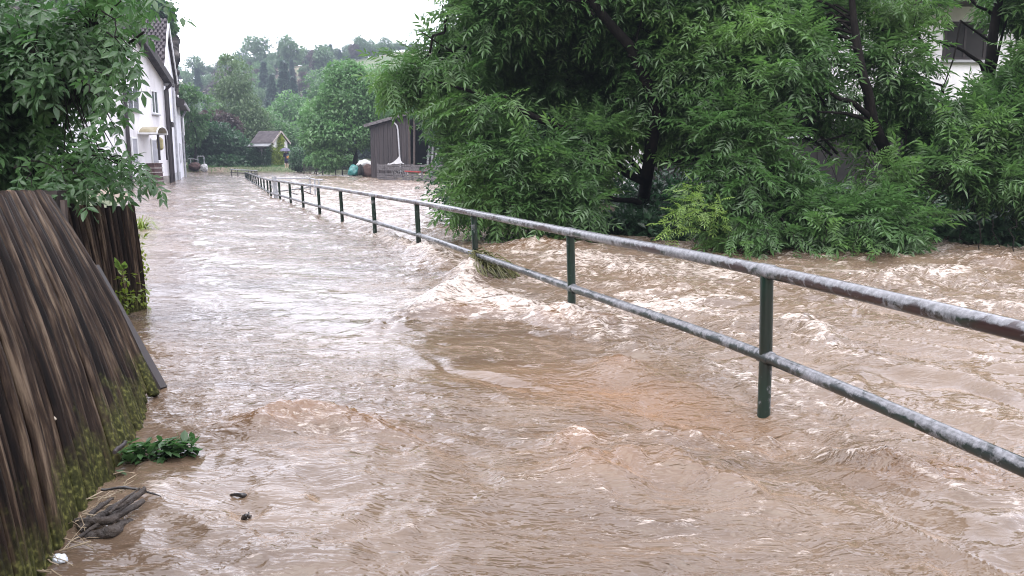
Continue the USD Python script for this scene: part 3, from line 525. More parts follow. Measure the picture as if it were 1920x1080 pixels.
tw = lambda px, py, dx, dy, Yd, L=.1: tube([at(px, py, Yd), at(px + dx, py + dy, Yd - .03), at(px + 2 * dx, py + 2.1 * dy, Yd - .05)], [.006, .005, .003], 5)
# the second panel, standing, further along
rf = thing('slat_fence', 'upright dark slat fence panel behind the leaning one, half hidden by hanging leaves', 'fence', (-3.3, 6.2, 0))
A0, A1 = np.array([-3.30, 5.52]), np.array([-3.27, 6.96])
NR = 17
for i in range(NR):
    s = (i + .5) / NR; q = A0 + (A1 - A0) * s; r = np.random.default_rng(1200 + i); kick = 0.20 * (1 - s) ** 1.5
    a = np.array([q[0] - .02, q[1], np.interp(s, [0, 1], [0.97, 0.88]) + r.normal(0, .012)]); b = np.array([q[0] + kick + .02, q[1] - .05 * (1 - s), -0.15 if s < .75 else np.interp(s, [.75, 1], [-.15, -.02])])
    slat_obj(rf, slat(a + [r.normal(0, .005), 0, 0], b, nrm([1, -.1, kick]), .086, .01, 40 + i))
obj('post', beam(at(100, 470, 5.45) + [0, 0, -.6], at(100, 357, 5.45), .11, .11, up=(0, 1, 0)), 'eave_wood', rf)
obj('edge_batten', beam(at(119, 375, 5.40), at(121, 470, 5.36) + [0.02, 0, -.1], .03, .03, up=(0, 1, 0)), 'post_wood', rf)
obj('cross_rail', tube([(-3.36, 5.4, .72), (-3.33, 6.95, .68)], .025, 6), 'post_wood', rf); obj('cross_rail', tube([(-3.30, 5.4, .25), (-3.31, 6.95, .22)], .025, 6), 'post_wood', rf)
obj('post', beam((-3.36, 6.93, -.5), (-3.36, 6.93, .86), .07, .07, up=(0, 1, 0)), 'eave_wood', rf)

# ------------------------------------------------------------------ houses on the left
Z = np.array([0, 0, 1.0])
def wallbox(p0, dr, L, z0, z1, depth, inward):
    """a building mass on the line p0 + dr*L going back by depth in direction inward"""
    a = np.array([*p0[:2], 0]); d = np.array([*dr, 0]); n = np.array([*inward, 0])
    V = [a + Z * z0, a + d * L + Z * z0, a + d * L + n * depth + Z * z0, a + n * depth + Z * z0]; V += [v + Z * (z1 - z0) for v in V]
    return trimesh.convex.convex_hull(np.array(V))
def rectangle_on(p0, dr, out, t0, t1, z0, z1, off, th):
    a = np.array([*p0[:2], 0]); d = np.array([*dr, 0]); n = np.array([*out, 0]); V = []
    for o in (off, off + th):
        for t_, z in ((t0, z0), (t1, z0), (t1, z1), (t0, z1)): V.append(a + d * t_ + n * o + Z * z)
    return trimesh.convex.convex_hull(np.array(V))
def window(parent, p0, dr, out, px0, py0, px1, py1, pane='pane_dark', mullion=True, name='window', off=0.0, fr='frame_white', sill=True):
    t0, z1 = onplane(px0, py0, p0, dr); t1, z0 = onplane(px1, py1, p0, dr); t0, t1 = min(t0, t1), max(t0, t1); z0, z1 = min(z0, z1), max(z0, z1); w = .07
    win = UsdGeom.Xform.Define(stage, numbered(str(parent.GetPath()) + '/' + name)).GetPrim()
    bars = [rectangle_on(p0, dr, out, t0 - w, t0, z0 - w, z1 + w, off - .02, .055), rectangle_on(p0, dr, out, t1, t1 + w, z0 - w, z1 + w, off - .02, .055), rectangle_on(p0, dr, out, t0, t1, z1, z1 + w, off - .02, .055), rectangle_on(p0, dr, out, t0, t1, z0 - w, z0, off - .02, .055)]
    if mullion: bars.append(rectangle_on(p0, dr, out, (t0 + t1) / 2 - .03, (t0 + t1) / 2 + .03, z0, z1, off - .02, .045))
    obj('frame', cat_(bars), fr, win); obj('pane', rectangle_on(p0, dr, out, t0, t1, z0, z1, off - .02, .026), pane, win)
    if sill: obj('sill', rectangle_on(p0, dr, out, t0 - .1, t1 + .1, z0 - w - .06, z0 - w, off - .02, .14), 'render_grey', win)
    return win
def gable_prism(pts, depth_vec):
    p = np.array(pts, float); return trimesh.convex.convex_hull(np.vstack([p, p + np.asarray(depth_vec)]))
h1 = thing('gabled_house', 'white gabled house nearest on the left with door canopy and dark drainpipes', 'house', (-18.5, 40, 0))
HP, HD, HO = np.array([-18.42, 35.3]), nrm([-0.10, 8.4]), nrm([8.4, 0.10]); HI = -HO; LEN = 8.4
tA, zA = onplane(258, 52, HP, HD); tE, zE = onplane(314, 157, HP, HD); zE = 5.35; zA = 7.85; tA = 4.15
wp = lambda t_, z, o=0: np.array([*(HP + HD * t_ + HO * o), z])
obj('wall', gable_prism([wp(0, -.5), wp(LEN, -.5), wp(LEN, zE), wp(tA, zA), wp(0, zE)], np.array([*HI, 0]) * 9), 'render_white', h1)
for (ta, za, tb, zb) in ((tA, zA, LEN + .25, zE - .15), (tA, zA, -.25, zE - .15)):
    rt = np.array([wp(ta, za + .02, .35), wp(tb, zb + .02, .35), wp(tb, zb + .24, .35), wp(ta, za + .26, .35)])
    obj('roof', trimesh.convex.convex_hull(np.vstack([rt, rt + np.array([*HI, 0]) * 9.5])), 'roof_tile', h1)
    rt2 = np.array([wp(ta, za - .12, .38), wp(tb, zb - .12, .38), wp(tb, zb + .27, .38), wp(ta, za + .29, .38)])
    obj('bargeboard', trimesh.convex.convex_hull(np.vstack([rt2, rt2 + np.array([*HO, 0]) * .07])), 'eave_wood', h1)
window(h1, HP, HD, HO, 237, 163, 260, 206); window(h1, HP, HD, HO, 283, 171, 296, 212)
for (x0, y0, x1, y1, nm, mt) in ((246, 260, 258, 303, 'door', 'shutter_grey'), (283, 263, 296, 305, 'shutter', 'shutter_grey')):
    t0, z1 = onplane(x0, y0, HP, HD); t1, z0 = onplane(x1, y1, HP, HD); z0, z1 = min(z0, z1), max(z0, z1)
    dp = obj(nm, rectangle_on(HP, HD, HO, t0, t1, z0, z1, 0, .04), mt, h1)
    obj('frame', cat_([rectangle_on(HP, HD, HO, t0 - .09, t0, z0, z1 + .09, 0, .06), rectangle_on(HP, HD, HO, t1, t1 + .09, z0, z1 + .09, 0, .06), rectangle_on(HP, HD, HO, t0, t1, z1, z1 + .09, 0, .06)]), 'frame_white', dp)
t0, z0 = onplane(258, 250, HP, HD); t1 = t0 + 1.25; th = np.linspace(0, np.pi, 11); arc = [((t0 + t1) / 2 - math.cos(a) * .625, z0 + math.sin(a) * .34) for a in th]
cp = obj('canopy', cat_([trimesh.convex.convex_hull(np.array([wp(q[0], q[1] - dz, o) for q in (arc[j], arc[j + 1]) for o in (0, .95) for dz in (0, .04)])) for j in range(10)]), 'canopy_plastic', h1)
obj('rim', cat_([tube([wp(q[0], q[1], o) for q in arc], .04, 6) for o in (.03, .95)] + [beam(wp(t_, z0, 0), wp(t_, z0, .97), .06, .09) for t_ in (t0, t1)]), 'frame_white', cp)
t2, z2 = onplane(266, 252, HP, HD); _, z3 = onplane(266, 300, HP, HD)
obj('canopy_post', cat_([beam(wp(t2, z3, .8), wp(t2, z2, .8), .09, .09, up=(0, 1, 0)), beam(wp(t2 + .9, z3, .8), wp(t2 + .9, z2, .8), .07, .07, up=(0, 1, 0))]), 'pipe_brown', h1)
obj('door_lamp', rough(trimesh.creation.capsule(height=.36, radius=.16, count=[10, 10]).apply_translation(wp(t2 + .3, z2 - .45, .75)), .04, 5), 'yellow_paint', h1)
for px, y0, y1 in ((232, 100, 292),):
    t_, _ = onplane(px, 200, HP, HD); obj('drainpipe', tube([wp(t_, 5.6, .1), wp(t_, 0, .1)], .09, 8), 'pipe_brown', h1)
obj('drainpipe', tube([wp(LEN - .05, zE - .1, .45), wp(LEN - .1, zE - .45, .12), wp(LEN - .1, -.3, .12)], .085, 8), 'pipe_brown', h1)
obj('gutter', tube([wp(LEN + .12, zE - .12, .45), np.array([*(HP + HD * (LEN + .12) + HI * 9), zE - .12])], .09, 8), 'pipe_grey', h1)
obj('plinth', rectangle_on(HP, HD, HO, 0, LEN, -.5, .42, .0, .03), 'plinth', h1)
# brick steps at the door
st = thing('door_steps', 'dark brick stack of steps with pale joints against the white gabled house', 'steps', (-17.6, 41.5, 0))
tS0, _ = onplane(296, 320, HP + HO * 1.0, HD); 
for k in range(5):
    z = 0.0 + k * .22; o0, o1 = .06, .42 - k * .012
    obj('step', rectangle_on(HP, HD, HO, 5.5, 6.45, z, z + .17, o0, o1), 'brick_red', st); obj('tread', rectangle_on(HP, HD, HO, 5.48, 6.47, z + .17, z + .22, o0, o1 + .03), 'step_stone' if k < 4 else 'brick_red', st)
obj('base', rectangle_on(HP, HD, HO, 5.5, 6.45, -.5, 0, .06, .42), 'step_stone', st)
# the annexe nearer to the camera
an = thing('white_annexe', 'white rendered house wall seen in gaps between the elder leaves at left', 'house', (-18.4, 31, 0))
AP = np.array([-18.6, 26.0]); AD = nrm([0.02, 9]); AO = np.array([1.0, 0]); 
obj('wall', wallbox(AP, AD, 9.1, -.5, 5.1, 8, (-1, 0)), 'render_cool', an)
obj('roof', trimesh.convex.convex_hull(np.array([[-18.2, 25.8, 5.0], [-18.2, 35.1, 5.0], [-22.6, 25.8, 7.6], [-22.6, 35.1, 7.6], [-27, 25.8, 5.0], [-27, 35.1, 5.0], [-18.2, 25.8, 5.2], [-18.2, 35.1, 5.2]])), 'roof_tile', an)
window(an, AP, AD, AO, 60, 170, 95, 235)
# the taller tiled house
h2 = thing('tiled_house', 'tall white house with dark tiled roof slope, second in the row on the left', 'house', (-19.5, 48, 0))
B0, B1 = np.array([-18.75, 44.15]), np.array([-21.45, 52.2]); BD = nrm(B1 - B0); BO = np.array([BD[1], -BD[0]]); BI = -BO; BL = np.linalg.norm(B1 - B0)
bp = lambda t_, z, o=0: np.array([*(B0 + BD * t_ + BO * o), z])
zE2, zR2, tR2 = 6.15, 9.05, 4.1
obj('wall', gable_prism([bp(0, -.5), bp(BL, -.5), bp(BL, zE2), bp(tR2, zR2), bp(0, zE2)], np.array([*BI, 0]) * 10), 'render_cool', h2)
rf2 = [bp(-.25, zE2 - .12, .15), bp(tR2, zR2 + .05, .15), bp(BL + .25, zE2 - .12, .15)]
for a, b in ((0, 1), (2, 1)):
    q = np.array([rf2[a], rf2[b], rf2[a] + Z * .14, rf2[b] + Z * .14]); rr = obj('roof', trimesh.convex.convex_hull(np.vstack([q, q + np.array([*BI, 0]) * 10.3])), 'roof_tile', h2)
    if a == 0:
        tl = []; up_ = (rf2[1] - rf2[0]); cl = np.array([*BI, 0]); nv = nrm(np.cross(up_, cl)); nv = nv if nv[2] > 0 else -nv
        ulen = np.linalg.norm(up_); ud = up_ / ulen; nrow, ncol = 15, 26
        Rm = np.column_stack([cl, ud, nv])
        for i in range(nrow):
            for j in range(ncol):
                c_ = rf2[0] + Z * .16 + cl * ((j + .5 + .5 * (i % 2)) * .22) + ud * ((i + .5) / nrow * ulen)
                tl.append(tube([c_ - ud * (ulen / nrow * .55) + nv * .04, c_ + ud * (ulen / nrow * .5) + nv * .005], .085, 6))
        tag(obj('tiles', cat_(tl), 'roof_tile', h2), kind='stuff')
obj('verge', cat_([beam(rf2[0] + [0.05, 0, .05], rf2[1] + [0.05, 0, .05], .06, .25), beam(rf2[2] + [0.05, 0, .05], rf2[1] + [0.05, 0, .05], .06, .25)]), 'frame_white', h2)
for (x0, y0, x1, y1) in ((326.5, 172, 330.5, 222), (333.5, 180, 336.5, 215), (330.5, 268, 334, 303), (337, 270, 340, 304)): window(h2, B0, BD, BO, x0, y0, x1, y1, sill=False, mullion=False)
obj('ledge', rectangle_on(B0, BD, BO, .15, 1.2, 3.05, 3.3, 0, .35), 'eave_wood', h2)
obj('drainpipe', tube([bp(1.3, zE2 - .3, .1), bp(1.3, 3.6, .1), bp(1.5, 3.0, .12), bp(1.5, -.2, .12)], .08, 8), 'pipe_brown', h2); obj('drainpipe', tube([bp(.45, 1.6, .1), bp(.45, -.2, .1)], .07, 8), 'pipe_brown', h2)
obj('drainpipe', tube([bp(5.6, 6.0, .1), bp(5.6, -.2, .1)], .07, 8), 'pipe_grey', h2); obj('plinth', rectangle_on(B0, BD, BO, 0, BL, -.5, .5, 0, .04), 'render_grey', h2)
h3 = thing('eaved_house', 'lower white house with jutting dark eave, last in the row on the left', 'house', (-22.5, 55, 0))
C0, C1 = np.array([-21.5, 52.3]), np.array([-23.7, 58.4]); CD = nrm(C1 - C0); CO = np.array([CD[1], -CD[0]]); CL = np.linalg.norm(C1 - C0)
obj('wall', wallbox(C0, CD, CL, -.5, 4.9, 9, -CO), 'render_cool', h3)
e0 = np.array([*(C0 + CO * .55), 4.75]); e1 = np.array([*(C1 + CO * .55 + CD * .4), 4.75]); i0 = np.array([*(C0 - CO * 4.5), 7.3]); i1 = np.array([*(C1 - CO * 4.5 + CD * .4), 7.3]); j0 = np.array([*(C0 - CO * 9.5), 4.75]); j1 = np.array([*(C1 - CO * 9.5 + CD * .4), 4.75])
obj('roof', trimesh.convex.convex_hull(np.array([e0, e1, i0, i1, j0, j1, e0 + Z * .3, e1 + Z * .3])), 'eave_wood', h3)
obj('gutter', tube([e0 + [0.05, 0, .02], e1 + [0.05, 0, .02]], .08, 6), 'pipe_grey', h3); obj('drainpipe', tube([e1 + [-.2, 0, 0], np.array([*(C1 + CO * .1), 4.2]), np.array([*(C1 + CO * .1), -.2])], .07, 6), 'pipe_grey', h3)
for (x0, y0, x1, y1) in ((343.5, 222, 345.5, 252), (345, 278, 347, 304)): window(h3, C0, CD, CO, x0, y0, x1, y1, sill=False, mullion=False)

# ------------------------------------------------------------------ rock cliff behind the houses
n1, n2 = 110, 90
uu, vv = np.meshgrid(np.linspace(0, 1, n1), np.linspace(0, 1, n2), indexing='ij')
cx0 = np.stack([-26.6 - 26 * uu ** 1.0 - 2.6 * (1 - uu) * vv, 66 - 6 * uu + 8 * vv, 0.0 + vv * (11.6 + 9 * np.minimum(1, uu * 2.2))], -1)
dsp = fbm(cx0 * [.5, .5, .3], 4, 61) - .5; dsp2 = np.abs(fbm(cx0 * [1.4, 1.4, .9], 3, 62) - .5)
cx0 += np.stack([dsp * 3.0 + dsp2 * 2.4 - .6, -dsp * 5.0 - dsp2 * 4, dsp * 1.5], -1)
right_edge = np.stack([cx0[0, :, 0] - 9.5, cx0[0, :, 1] + 16, cx0[0, :, 2]], -1)
top_b = np.stack([cx0[:, -1, 0] - 9.5, cx0[:, -1, 1] + 16, cx0[:, -1, 2] - 1], -1)
V = np.vstack([cx0.reshape(-1, 3), right_edge, top_b]); fq = sheet(n1, n2)[:, ::-1]; o1 = n1 * n2; e = np.arange(n2 - 1); g = np.arange(n1 - 1)
fr_ = np.stack([e, e + 1, o1 + e + 1, o1 + e], 1)[:, ::-1]; ft = np.stack([g * n2 + n2 - 1, (g + 1) * n2 + n2 - 1, o1 + n2 + g + 1, o1 + n2 + g], 1)
tag(obj('rock_cliff', (V, np.vstack([fq, fr_, ft])), 'rock', smooth=60), 'dark rough rock cliff rising right behind the white houses', kind='structure')
for k, (px, py, Yd, rx, ry, lb) in enumerate([(285, 22, 64, 38, 22, 'dark bush clinging to the cliff top above the tiled roof'), (225, 60, 62, 40, 40, 'grey green bush on the cliff left of the white gable'), (308, 50, 66, 16, 10, 'small green bush on the cliff face beside the tiled roof'),
        (180, 20, 60, 50, 40, 'bush on the cliff half hidden by hanging elder leaves')]):
    c = at(px, py, Yd - 4); cloud_tree('cliff_bush', lb, 'bush', c - [0, 0, ry / F * Yd], [E_(px, py, Yd - 4, rx, ry, 1.6)], 2600, .38, 'shrub_leaf' if k != 2 else 'hedge_leaf', 300 + k, r0=.06)
#SPLIT2
# ------------------------------------------------------------------ far bank, left to right
def gz(x, y): return float(ground_z(np.array([float(x)]), np.array([float(y)]))[0])
gb = thing('garden_machine', 'metal frame with rusty red machine standing on the far grass beside the last house', 'machine', at(366, 320, 80))
for px in (357, 370.5, 382): 
    p = at(px, 293 if px > 369 else 297, 80); obj('frame_post', tube([p, [p[0], p[1], .2]], .05, 6), 'galvanised', gb)
obj('frame_bar', tube([at(370.5, 293, 80), at(382, 293, 80)], .05, 6), 'galvanised', gb); obj('frame_bar', tube([at(353, 297, 80), at(370, 299, 80)], .05, 6), 'galvanised', gb)
obj('body', rough(cat_([trimesh.creation.icosphere(3).apply_scale((.55, .6, .42)).apply_translation(at(365, 312, 79.8)), ]), .12, 3), 'rust_brown', gb)
wb = obj('white_sack', rough(trimesh.creation.icosphere(3).apply_scale((.36, .4, .42)).apply_translation(at(383, 315, 79.6)), .14, 4), 'white_cloth'); tag(wb, 'pale sack on the far grass beside the rusty machine', 'sack')
cloud_tree('laurel_shrub', 'large dark rounded shrub at the end of the flooded lane', 'shrub', at(412, 318, 88), [E_(410, 280, 88, 52, 42, 2.6), E_(385, 290, 88, 30, 30, 2.2), E_(440, 285, 88, 32, 36, 2.2), E_(400, 255, 88, 30, 26, 2.0), E_(425, 305, 86, 50, 14, 2)], 11000, .42, 'shrub_leaf', 401, r0=.14, gap=.36)
cloud_tree('copper_beech', 'dull reddish brown copper tree behind the dark rounded shrub', 'tree', at(395, 318, 95), [E_(400, 235, 94, 42, 28, 2.6), E_(372, 250, 94, 22, 28, 2.4), E_(430, 240, 94, 22, 22, 2.4)], 6500, .38, 'copper_leaf', 402, r0=.16)
cloud_tree('birch_tree', 'tall loose yellowish green birch rising above the copper tree', 'tree', at(450, 316, 102), [E_(438, 150, 100, 34, 44, 2.4), E_(440, 200, 100, 48, 50, 2.8), E_(455, 245, 100, 52, 48, 3), E_(470, 285, 100, 36, 36, 2.4), E_(428, 125, 100, 14, 24, 1.4), E_(482, 230, 100, 26, 36, 2)], 15000, .34, 'birch_leaf', 403, r0=.2, gap=.42, gs=.5, down=.9)
cloud_tree('lime_bush', 'bright green bushy tree directly behind the last white house', 'tree', at(365, 316, 84), [E_(372, 200, 84, 34, 22, 2.2), E_(352, 190, 82, 22, 30, 2), E_(360, 235, 84, 24, 34, 2)], 5500, .36, 'hedge_leaf', 404, r0=.15)
for k, (px, py, rx, ry, Yd, lb) in enumerate([(500, 235, 34, 34, 112, 'mid green tree above the ivy shed roof'), (545, 215, 40, 40, 118, 'pale green tree right of the ivy shed, in front of the spruces'), (525, 262, 34, 34, 104, 'light green tree just right behind the ivy shed'), (585, 250, 40, 52, 108, 'light green tree left behind the big walnut'), (620, 170, 50, 44, 125, 'tree top seen over the left shoulder of the walnut'), (720, 180, 60, 60, 100, 'leafy tree filling the gap behind the wooden shed'), (790, 150, 60, 60, 105, 'leafy tree behind the shed under the ash boughs')]):
    cloud_tree('garden_tree', lb, 'tree', [*at(px, 300, Yd)[:2], 1.0], [E_(px, py, Yd, rx, ry, 3), E_(px - rx * .5, py + ry * .5, Yd, rx * .7, ry * .6, 2.5), E_(px + rx * .5, py + ry * .55, Yd, rx * .7, ry * .6, 2.5)], 5200, .45, 'walnut_leaf' if k % 2 else 'hedge_leaf', 420 + k, r0=.18)
wt = at(665, 320, 66)
cloud_tree('walnut_tree', 'broad bright green walnut tree with short dark trunk left of the wooden shed', 'tree', wt, [E_(660, 185, 66, 62, 60, 3.2), E_(615, 225, 66, 50, 44, 2.8), E_(705, 195, 66, 50, 54, 2.8), E_(640, 250, 65, 62, 36, 2.8), E_(690, 245, 66, 50, 34, 2.4), E_(600, 262, 65, 34, 26, 2.2), E_(615, 296, 64, 26, 24, 1.6), E_(650, 140, 66, 40, 26, 2), E_(725, 160, 68, 34, 34, 2)], 26000, .30, 'walnut_leaf', 430, gap=.39, gs=.7,
    trunk=[[wt - [0, 0, .3], at(668, 262, 66)], [at(667, 290, 66), at(630, 275, 66)], [at(667, 280, 66), at(690, 240, 66)], [at(640, 278, 66), at(615, 268, 66)]], r0=.28)
for k, (px, py, rx, ry, Yd, lb) in enumerate([(562, 296, 20, 22, 79, 'dark clipped hedge right of the person with the umbrella'), (590, 304, 20, 12, 74, 'low pale green hedge behind the dark garden fence'), (640, 300, 26, 14, 72, 'low bush behind the garden fence under the walnut')]):
    cloud_tree('hedge_bush', lb, 'hedge', [*at(px, py, Yd)[:2], .2], [E_(px, py, Yd, rx, ry, 1.4), E_(px, py + ry * .5, Yd, rx, ry * .6, 1.4)], 3000, .22, ('shrub_leaf', 'walnut_leaf', 'hedge_leaf')[k], 440 + k, r0=.05, gap=.3)
gp = thing('grass_verge', 'strip of green grass along the far edge of the flood', 'grass', (0, 0, 0), kind='stuff')
r = np.random.default_rng(5); bl = []
vx = r.uniform(-34, -18, 3500); vy = r.uniform(79, 90, 3500); vz = np.array(ground_z(vx, vy)); s = r.uniform(.1, .3, 3500); dx = r.normal(0, .08, 3500)
V = np.stack([np.stack([vx - .03, vy, vz], 1), np.stack([vx + .03, vy, vz], 1), np.stack([vx + dx, vy, vz + s], 1)], 1).reshape(-1, 3)
obj('blades', (V, np.arange(len(V)).reshape(-1, 3)), 'hedge_leaf', gp)
# ivy shed: long side facing us, ivy-clad gable turned to the right
Ys = 86; K = at(513, 313, Ys)[:2]; zb = .35; gdir, ldir = nrm([.40, .917]), nrm([-1.0, .28]); GW, LW = 2.4, 2.3; zE3, zR4 = 3.15, 4.2
ks = lambda g_, l_, z: np.array([*(K + gdir * g_ + ldir * l_), z])
iv = thing('ivy_shed', 'small shed with dark roof and yellow green ivy over its gable, far across the water', 'shed', (K[0], Ys, zb))
obj('wall', trimesh.convex.convex_hull(np.array([ks(g_, l_, z) for l_ in (0, LW) for g_, z in ((0, zb - .3), (GW, zb - .3), (GW, zE3), (GW / 2, zR4 - .06), (0, zE3))])), 'render_white', iv)
for g0 in (-.25, GW + .25):
    q = np.array([ks(g0, l_, zE3 - .22 + dz) for l_ in (-.2, LW + .2) for dz in (0, .12)] + [ks(GW / 2, l_, zR4 + dz) for l_ in (-.2, LW + .2) for dz in (0, .12)]); obj('roof', trimesh.convex.convex_hull(q), 'roof_tile', iv)
    obj('verge_board', beam(ks(g0, -.22, zE3 - .16), ks(GW / 2, -.22, zR4 + .05), .06, .17), 'step_stone', iv)
obj('lean_to_roof', trimesh.convex.convex_hull(np.array([ks(g_, l_, z + dz) for g_, z in ((-.05, 2.98), (-.85, 2.62)) for l_ in (-.1, LW + .1) for dz in (0, .07)])), 'grey_roof', iv)
for l_ in (.3, LW - .1): obj('lean_to_post', beam(ks(-.75, l_, zb - .2), ks(-.75, l_, 2.6), .08, .08, up=(0, 1, 0)), 'post_wood', iv)
obj('ivy', leaf_cloud([(ks(-.05, -.05, 1.7), (.28, .28, 1.4)), (ks(GW * .45, -.06, 1.9), (.62, .75, 1.5)), (ks(GW * .5, -.06, 3.3), (.4, .5, .75)), (ks(GW * .25, -.06, 1.2), (.35, .4, .9))], 4200, .2, 450, gap=.15, shell=.1), 'ivy_leaf', iv)
obj('climber', leaf_cloud([(ks(-.15, .6, 1.5), (.55, .25, 1.2)), (ks(-.7, .1, 1.5), (.25, .2, 1.1)), (ks(-.2, 1.7, 1.3), (.5, .3, 1.1)), (ks(-.6, 2.0, 1.5), (.6, .4, 1.4))], 5200, .22, 451, gap=.3, shell=.1), 'shrub_leaf', iv)
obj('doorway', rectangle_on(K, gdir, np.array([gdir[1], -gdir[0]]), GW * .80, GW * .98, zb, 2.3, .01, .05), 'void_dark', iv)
# the person under the umbrella
def body(joints, bones, edge=.05):
    S = {k: manifold3d.Manifold.sphere(r_, 14).translate(p) for k, (p, r_) in joints.items()}; m = None
    for a, b in bones:
        hl = manifold3d.Manifold.batch_hull([S[a], S[b]]); m = hl if m is None else m + hl
    mm = m.refine_to_length(edge).to_mesh(); t_ = trimesh.Trimesh(mm.vert_properties[:, :3], mm.tri_verts, process=True); trimesh.smoothing.filter_taubin(t_, iterations=8); return t_
pf = at(538, 314.5, 82); px_, py_, pz_ = pf; pz_ = max(pz_, gz(px_, py_)); P_ = lambda x, y, z: (px_ + x, py_ + y, pz_ + z)
pe = thing('person', 'person in dark blue coat standing under an umbrella beside the ivy shed', 'person', (px_, py_, pz_))
J = {'pel': (P_(0, 0, .95), .15), 'chest': (P_(0, 0, 1.28), .165), 'shL': (P_(-.18, 0, 1.40), .075), 'shR': (P_(.18, 0, 1.40), .075), 'elL': (P_(-.25, -.08, 1.14), .05), 'haL': (P_(-.05, -.27, 1.26), .038), 'elR': (P_(.26, -.05, 1.15), .05), 'haR': (P_(.14, -.28, 1.20), .038),
     'neck': (P_(0, 0, 1.47), .06), 'hip': (P_(-.09, 0, .90), .095), 'hipR': (P_(.09, 0, .90), .095), 'kn': (P_(-.10, -.02, .48), .06), 'knR': (P_(.10, 0, .48), .06), 'an': (P_(-.10, 0, .09), .042), 'anR': (P_(.12, 0, .09), .042), 'to': (P_(-.11, -.15, .04), .04), 'toR': (P_(.14, -.15, .04), .04), 'head': (P_(0, -.02, 1.60), .095), 'chin': (P_(0, -.06, 1.54), .055)}
BN = [('pel', 'chest'), ('chest', 'shL'), ('chest', 'shR'), ('shL', 'elL'), ('elL', 'haL'), ('shR', 'elR'), ('elR', 'haR'), ('chest', 'neck'), ('neck', 'head'), ('head', 'chin'), ('pel', 'hip'), ('pel', 'hipR'), ('hip', 'kn'), ('kn', 'an'), ('hipR', 'knR'), ('knR', 'anR'), ('an', 'to'), ('anR', 'toR')]
obj('body', body(J, BN), 'skin', pe, smooth=True)
JC = {k: (p, r_ + .028) for k, (p, r_) in J.items()}; JC['hem'] = (P_(-.1, 0, .72), .15); JC['hemR'] = (P_(.1, 0, .72), .15)
obj('coat', body(JC, [('pel', 'chest'), ('chest', 'shL'), ('chest', 'shR'), ('shL', 'elL'), ('shR', 'elR'), ('pel', 'hem'), ('pel', 'hemR'), ('elR', 'haR'), ('elL', 'haL')]), 'coat_blue', pe, smooth=True)
obj('trousers', body({k: (p, r_ + .018) for k, (p, r_) in J.items()}, [('hip', 'kn'), ('hipR', 'knR')]), 'trousers_black', pe, smooth=True)
obj('hair', trimesh.creation.icosphere(2).apply_scale((.108, .112, .10)).apply_translation(P_(0, .02, 1.645)), 'hair_brown', pe, smooth=True)
um = thing('umbrella', 'dark blue umbrella held over the person beside the ivy shed', 'umbrella', P_(-.05, -.27, 1.26))
th = np.linspace(0, 2 * np.pi, 17)[:-1]; ring = [(.02, .40), (.25, .36), (.45, .24), (.58, .06)]
V = np.array([[P_(-.04 + r_ * math.cos(a), -.15 + r_ * math.sin(a), 1.60 + z_ - (.03 if (i % 2) and r_ > .4 else 0)) for i, a in enumerate(th)] for r_, z_ in ring]).reshape(-1, 3)
fc = np.array([[i * 16 + j, i * 16 + (j + 1) % 16, (i + 1) * 16 + (j + 1) % 16, (i + 1) * 16 + j] for i in range(3) for j in range(16)])
obj('cover', (V, fc), 'umbrella_cloth', um); obj('shaft', tube([P_(-.05, -.27, 1.20), P_(-.04, -.15, 2.06)], .012, 6), 'dark_rail', um)
bg_ = obj('shoulder_bag', rough(trimesh.creation.box((.20, .14, .26)).subdivide().subdivide().apply_translation(P_(.2, -.24, 1.08)), .02, 8), 'bag_orange'); tag(bg_, 'small orange brown bag held by the person under the umbrella', 'bag')
# garden fence, bags, shed, plank fence
gf = thing('garden_fence', 'low dark wire and post garden fence below the walnut tree at the water edge', 'fence', at(570, 326, 71))
a, b = at(570, 323, 71), at(655, 326, 66)
for s in np.linspace(0, 1, 8): p = a + (b - a) * s; obj('post', beam([p[0], p[1], -.3], [p[0], p[1], p[2] + (.75 if s == 0 else .55)], .08, .08, up=(0, 1, 0)), 'eave_wood', gf)
for k in range(4): obj('wire', tube([a + [0, 0, .05 + .14 * k], b + [0, 0, .05 + .14 * k]], .012, 5), 'dark_rail', gf)
tag(obj('mesh_wires', cat_([tube([a + (b - a) * s + [0, 0, .0], a + (b - a) * s + [0, 0, .5]], .012, 3) for s in np.linspace(0, 1, 60)]), 'dark_rail', gf), kind='stuff')
def sack(px, py, Yd, sx, sz, m, name, label, cat, sd=0, sy=.4):
    c = at(px, py, Yd); mm = trimesh.creation.icosphere(3); v = np.array(mm.vertices); v = np.sign(v) * np.abs(v) ** .75; v[:, :2] *= (1 - .28 * v[:, 2:3]); v[:, 2] -= .25 * np.abs(fbm(v * 2.2, 2, sd + 50) - .5) * 4 * (v[:, 2] > 0); mm.vertices = v * [sx, sy, sz]; mm.apply_translation(c); return tag(obj(name, rough(mm, .22 * sx, 4.5, sd), m, smooth=True), label, cat)
sack(664, 319, 60.5, .40, .45, 'teal_plastic', 'teal_bag', 'bright teal plastic bag at the water edge left of the wooden shed', 'bag', 1)
sack(676, 318, 60.2, .18, .42, 'shed_dark', 'dark_sack', 'narrow dark sack right beside the teal bag', 'sack', 2)
sack(684, 306, 61.5, .55, .26, 'white_cloth', 'white_tarpaulin', 'crumpled white tarpaulin on the pile left of the wooden shed', 'tarpaulin', 3)
sack(689, 320, 60.8, .42, .5, 'rust_brown', 'log_pile', 'dark brown heap under the white tarpaulin left of the shed', 'pile', 4)
